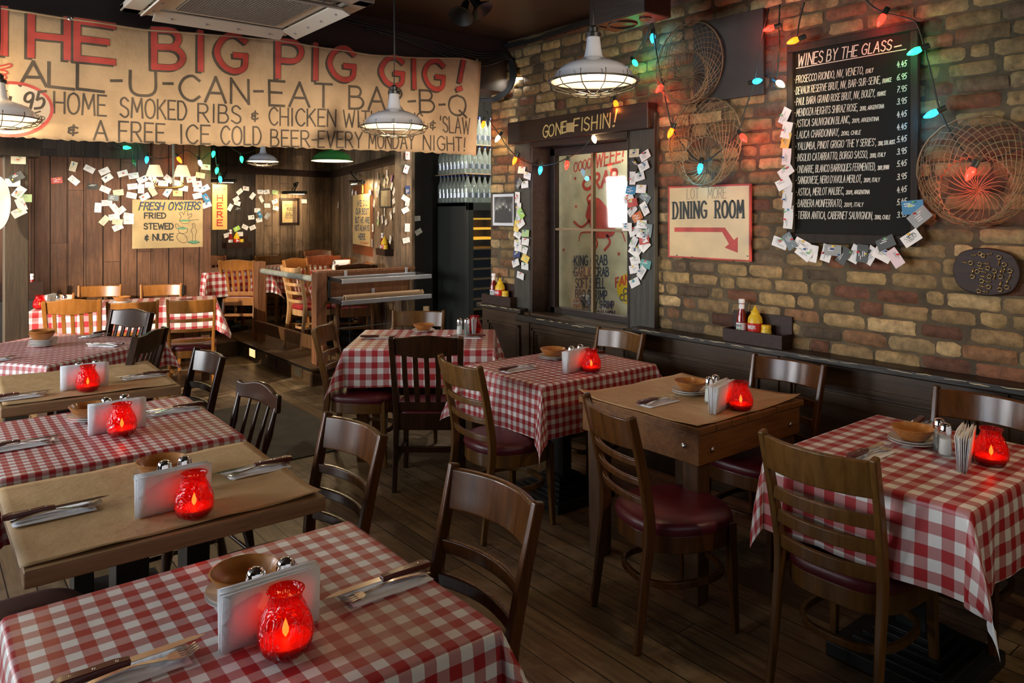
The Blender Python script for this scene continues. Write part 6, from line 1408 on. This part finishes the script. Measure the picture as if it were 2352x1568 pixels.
allc(PFB, zw, 'down the right window board', 'top', [(1018, 410, 0, 'cream'), (1087, 425, 25), (1080, 492, 20), (1020, 480, -40, 'dark'), (1008, 565, 88), (1053, 555, 12), (995, 640, -5, 'blue'), (1060, 632, -3), (1087, 683, -35, 'slate'), (985, 690, 20), (1010, 718, 10, 'red'), (1083, 755, -60), (1005, 765, 40), (1040, 805, 25, 'orange'), (1065, 852, 0), (975, 868, 0), (1015, 895, 25), (1065, 912, -10), (1108, 890, 80, 'slate'), (1080, 950, 10, 'red'), (1015, 965, 60), (1087, 985, 40), (1045, 1010, 50), (1017, 1020, -30), (1027, 1075, 15), (1087, 1100, -8, 'teal'), (1020, 1130, 12), (1063, 1150, 55), (1023, 1213, 25)], pins=True)
allc(PRW, z4, 'in the column left of the wine board', 'top', [(507, 892, 62), (527, 1000, 75, 'white'), (517, 1080, 75, 'yellow'), (523, 1205, 85), (520, 1320, 32), (505, 1410, 25), (525, 1480, 80), (531, 1540, 84), (537, 1640, 84), (537, 1695, 85)], off=.05, w=.09, h=.056, pins=True)
low = allc(PRW, z2, 'in the row below the wine board', 'left', [(805, 490, -18), (866, 480, -60, 'slate'), (938, 503, -25), (955, 555, -35), (1012, 557, 80), (1100, 555, 75), (1142, 537, -2, 'grey'), (1205, 570, 60, 'dark'), (1280, 560, 65), (1327, 557, 85, 'dark'), (1375, 570, 60), (1452, 565, -25), (1475, 490, 25, 'dark'), (1537, 585, -55, 'pink'), (1637, 460, 35)], off=.05, w=.09, h=.056, pins=True)
def card_text(item, text, mat, b=-.12, hh=.3):
    t, put, e = item; st, wd = strokes(text, .3); mb = MB()
    for s in st: ribbon(mb, [((x/wd-.5)*.62, b+y*hh) for x, y in s], .05, lambda a, c: put(a, c, .002))
    ob('lettering', mb, mat, t, world=True)
for it in low:
    if it[0]['label'].startswith('grey'): card_text(it, 'BANDA', CARD['white'])
card_text(low[-1], 'NED', CARD['dark'], -.1, .36)
allc(PRW, z2, 'on the wine board lower right corner', 'top', [(1648, 265, 5, 'blue'), (1690, 325, 40, 'grey')], off=.05, w=.10, h=.066, pins=True)

# ---- condiment boxes with ketchup, mustard and relish
COND = {}
def condiments(x, y, z, rz, where, h=.075, back=.17):
    m = Matrix.Rotation(rz, 3, 'Z'); at = lambda a, b, c: Vector((x, y, z))+m @ Vector((a, b, c))
    if 'box' in COND: dup(COND['box'], (x, y, z), rz, 'dark wooden condiment box '+where)
    else:
        t = thing('condiment_box', 'dark wooden condiment box '+where, 'box', (x, y, z), rz, 'wooden condiment boxes'); COND['box'] = t
        ob('front_board', MB().box((0, -.05, h/2), (.38, .012, h)), 'plaque', t, bev=.002); ob('back_board', MB().box((0, .05, back/2), (.38, .012, back)), 'plaque', t, bev=.002)
        for s in (-1, 1): ob('side_board', MB().box((s*.186, 0, h/2), (.008, .09, h)), 'plaque', t, bev=.002)
        ob('bottom_board', MB().box((0, 0, .016), (.364, .088, .032)), 'plaque', t)
    def one(key, name, lab, cat, grp, pos, parts):
        if key in COND: dup(COND[key], pos, rz, lab); return
        t = thing(name, lab, cat, pos, rz, grp); COND[key] = t
        for nm, prof, mat in parts: ob(nm, MB().lathe(prof, 24 if nm != 'bottle' or key == 'm' else 20), mat, t, smooth=50)
    one('k', 'ketchup_bottle', 'ketchup bottle '+where, 'bottle', 'ketchup bottles', at(-.10, 0, .0325), (('bottle', [(.027, 0), (.030, .006), (.030, .085), (.024, .125), (.0145, .165), (.0135, .192)], 'ketchup'), ('cap', [(.0165, .19), (.017, .21), (.015, .214), (0, .215)], 'white'), ('neck_label', [(.0165, .158), (.0148, .185)], 'white'), ('label', [(.0304, .03), (.0304, .075), (.0285, .09)], 'white')))
    one('m', 'mustard_bottle', 'yellow mustard bottle '+where, 'bottle', 'mustard bottles', at(-.012, 0, .0325), (('bottle', [(.036, 0), (.040, .008), (.041, .09), (.038, .115), (.026, .135)], 'yellow'), ('nozzle_cap', [(.024, .135), (.022, .152), (.013, .158), (.011, .170), (.0045, .174), (.004, .185), (0, .186)], 'yellow'), ('label', [(.0407, .035), (.0415, .075), (.0413, .088)], 'red')))
    one('r', 'relish_jar', 'small yellow relish jar '+where, 'jar', 'relish jars', at(.062, -.005, .0325), (('jar', [(.026, 0), (.028, .005), (.028, .05), (.024, .062)], 'yellow'), ('lid', [(.026, .062), (.0265, .08), (.024, .083), (0, .0835)], 'yellow'), ('label', [(.0284, .012), (.0284, .045)], 'yellowsign')))
# lettering on the labels: built on the prototypes' children so that copies share it
def label_text(key, text, r, z, hh, mat, span, ang0=-PI/2, tt=.0022):
    t = COND[key]; st, wd = strokes(text, .25); mb = MB()
    for s in st: ribbon(mb, [((x/wd-.5)*span, z+y*hh) for x, y in s], tt, lambda a, c: Vector((r*math.cos(ang0+a/r), r*math.sin(ang0+a/r), c)))
    ob('lettering', mb, mat, t)
condiments(3.725, 2.44, LZ, R(-90), 'on the ledge right of the DINING ROOM sign')
label_text('k', 'HEINZ', .0309, .058, .011, 'blackpaint', .034, tt=.0026); label_text('k', 'TOMATO', .0309, .044, .008, 'green', .034, tt=.0018); label_text('k', 'KETCHUP', .0309, .034, .007, 'redpaint', .034, tt=.0018); label_text('m', "FRENCH'S", .0422, .056, .018, 'white', .05, tt=.003)
condiments(3.725, 4.80, LZ, R(-90), 'on the ledge left of the crab window')
def shelf_at(pl, px, py, where):
    p = pl.at(px, py, .06); rz = math.atan2(pl.n.y, pl.n.x)+R(90); condiments(p.x, p.y, p.z, rz, where)
shelf_at(PBE, 545, 569, 'on the dark alcove boards below the HERE sign'); shelf_at(PWD, 884, 586, 'on the plank wall right of the motto sign')
condiments(.82, 8.75, .78, PI, 'behind the wooden post at the far left')
solo('side_stand', MB().box((.84, 8.75, .39), (.42, .3, .78)), 'blackmatte', 'dark narrow stand behind the wooden post holding a condiment box', 'stand', bev=.004)

# ---- ceiling things
def ac_unit():
    x0, x1, y0, y1, z = .90, 1.94, 3.60, 4.63, 2.75; cx, cy = (x0+x1)/2, (y0+y1)/2
    t = thing('air_conditioner', 'cream ceiling cassette air conditioner with grille and open flaps', 'air conditioner', (cx, cy, z)); k = dict(world=True)
    ob('casing', MB().box((cx, cy, (z+.04+CEIL)/2), (x1-x0-.14, y1-y0-.14, CEIL-z-.04)), 'acwhite', t, bev=.006, **k)
    mb = MB(); fw = .2
    for a, b, c, d in ((x0, x1, y0, y0+.10), (x0, x1, y1-.10, y1), (x0, x0+.10, y0, y1), (x1-.10, x1, y0, y1)): mb.box(((a+b)/2, (c+d)/2, z+.018), (b-a, d-c, .036))
    ob('rim', mb, 'acwhite', t, bev=.008, **k)
    ob('grille_frame', MB().box((cx, cy, z+.02), (.70, .70, .03)), 'acwhite', t, bev=.008, **k)
    mb = MB()
    for q in range(36):
        e = -.28+.56*q/35; mb.box((cx+e, cy, z), (.005, .56, .008)).box((cx, cy+e, z), (.56, .005, .008))
    ob('grille', mb, 'acgrille', t, **k); ob('grille_back', MB().box((cx, cy, z+.004), (.57, .57, .002)), 'blackmatte', t, **k)
    for a, b, sx, sy in ((cx, y1-.12, .74, 0), (cx, y0+.12, .74, 0), (x0+.12, cy, 0, .74), (x1-.12, cy, 0, .74)):
        s = 1 if (b > cy or a > cx) else -1
        m = Matrix.Rotation(R(-24)*s, 3, 'X') if sx else Matrix.Rotation(R(24)*s, 3, 'Y')
        ob('flap', MB().box((a, b, z-.022), (sx or .10, sy or .10, .010), m=m), 'acwhite', t, bev=.003, **k)
        for e in (-.28, -.09, .09, .28): ob('clip', MB().box((a+(e if sx else 0), b+(e if sy else 0), z-.012), (.012, .012, .045)), 'alu', t, bev=.002, **k)
ac_unit()
def speaker():
    x0, x1, y0, y1, z = 3.05, 3.27, 2.68, 3.10, 2.70; t = thing('ceiling_speaker', 'dark boxy loudspeaker hung under the ceiling by the brick wall', 'loudspeaker', ((x0+x1)/2, (y0+y1)/2, z)); k = dict(world=True); cx, cy = (x0+x1)/2, (y0+y1)/2
    ob('cabinet', MB().box((cx, cy, (z+CEIL)/2), (x1-x0, y1-y0, CEIL-z)), 'lintel', t, bev=.006, **k)
    f = Matrix.Rotation(PI, 3, 'X')
    ob('woofer', MB().lathe([(.085, 0), (.085, .006), (.075, .008), (.06, -.01), (.02, -.02), (0, -.012)], 28, (cx, cy+.05, z), m=f), 'black', t, smooth=40, **k)
    ob('tweeter', MB().lathe([(.035, 0), (.035, .005), (.02, .002), (0, .006)], 20, (cx, cy-.12, z), m=f), 'black', t, smooth=40, **k)
    ob('port', MB().box((cx-.05, cy+.17, z-.002), (.06, .03, .006)), 'black', t, **k)
speaker()
def spots():
    t = thing('ceiling_spotlights', 'pair of small black spotlights on the ceiling beyond the hanging lamps', 'spotlight', (2.75, 3.85, 2.85)); k = dict(world=True)
    ob('base', MB().lathe([(.05, 2.99), (.05, CEIL)], 20, (2.78, 3.84, 0)), 'black', t, **k)
    for px, py, d, in ((1063, 26, Vector((-.35, -.2, -.55))), (1098, 12, Vector((.2, -.35, -.5)))):
        c = CO+ray(px, py)*4.72; m = d.normalized().to_track_quat('Z', 'Y').to_matrix()
        ob('lamp_head', MB().lathe([(.02, -.09), (.026, -.04), (.03, 0), (.075, .04), (.08, .05), (.07, .045), (.02, .01)], 24, c, m=m), 'black', t, smooth=50, **k)
        ob('stem', MB().tube([c-d.normalized()*.07, c+Vector((0, 0, .16))], .012, 8), 'black', t, **k)
spots()
# cables along the beam and the corner
t = thing('cable_bundle', 'bundle of black cables along the beam and down the brick corner', 'cables', (3.6, 4.7, 2.6))
for q in range(6):
    rr = random.Random(q); o = .012*q; pl = PRW
    a = [Vector((2.2+.1*q, 4.77, 2.97-.015*q+.02*rr.random())), Vector((2.9, 4.76, 2.93-.012*q)), Vector((3.45, 4.75, 2.88-.02*q)), pl.at(1160+2*q, 120+3*q, .03), pl.at(1172+2.5*q, 165, .03), pl.at(1166+2*q, 200, .04), pl.at(1145+q, 217+2*q, .06), pl.at(1118, 227+1.5*q, .09), Vector((3.5, 5.2, 2.58))]
    ob('cable', MB().tube(spline(a, 5), .007, 6), 'cordback', t, smooth=True, world=True)
    a = [pl.at(1150+3*q, 104+2*q, .02), pl.at(1220, 90+2.5*q, .02), pl.at(1300, 62+3*q, .02), pl.at(1400, 30+3*q, .02)]
    if q < 4: ob('cable', MB().tube(spline(a, 5), .006, 6), 'cordback', t, smooth=True, world=True)
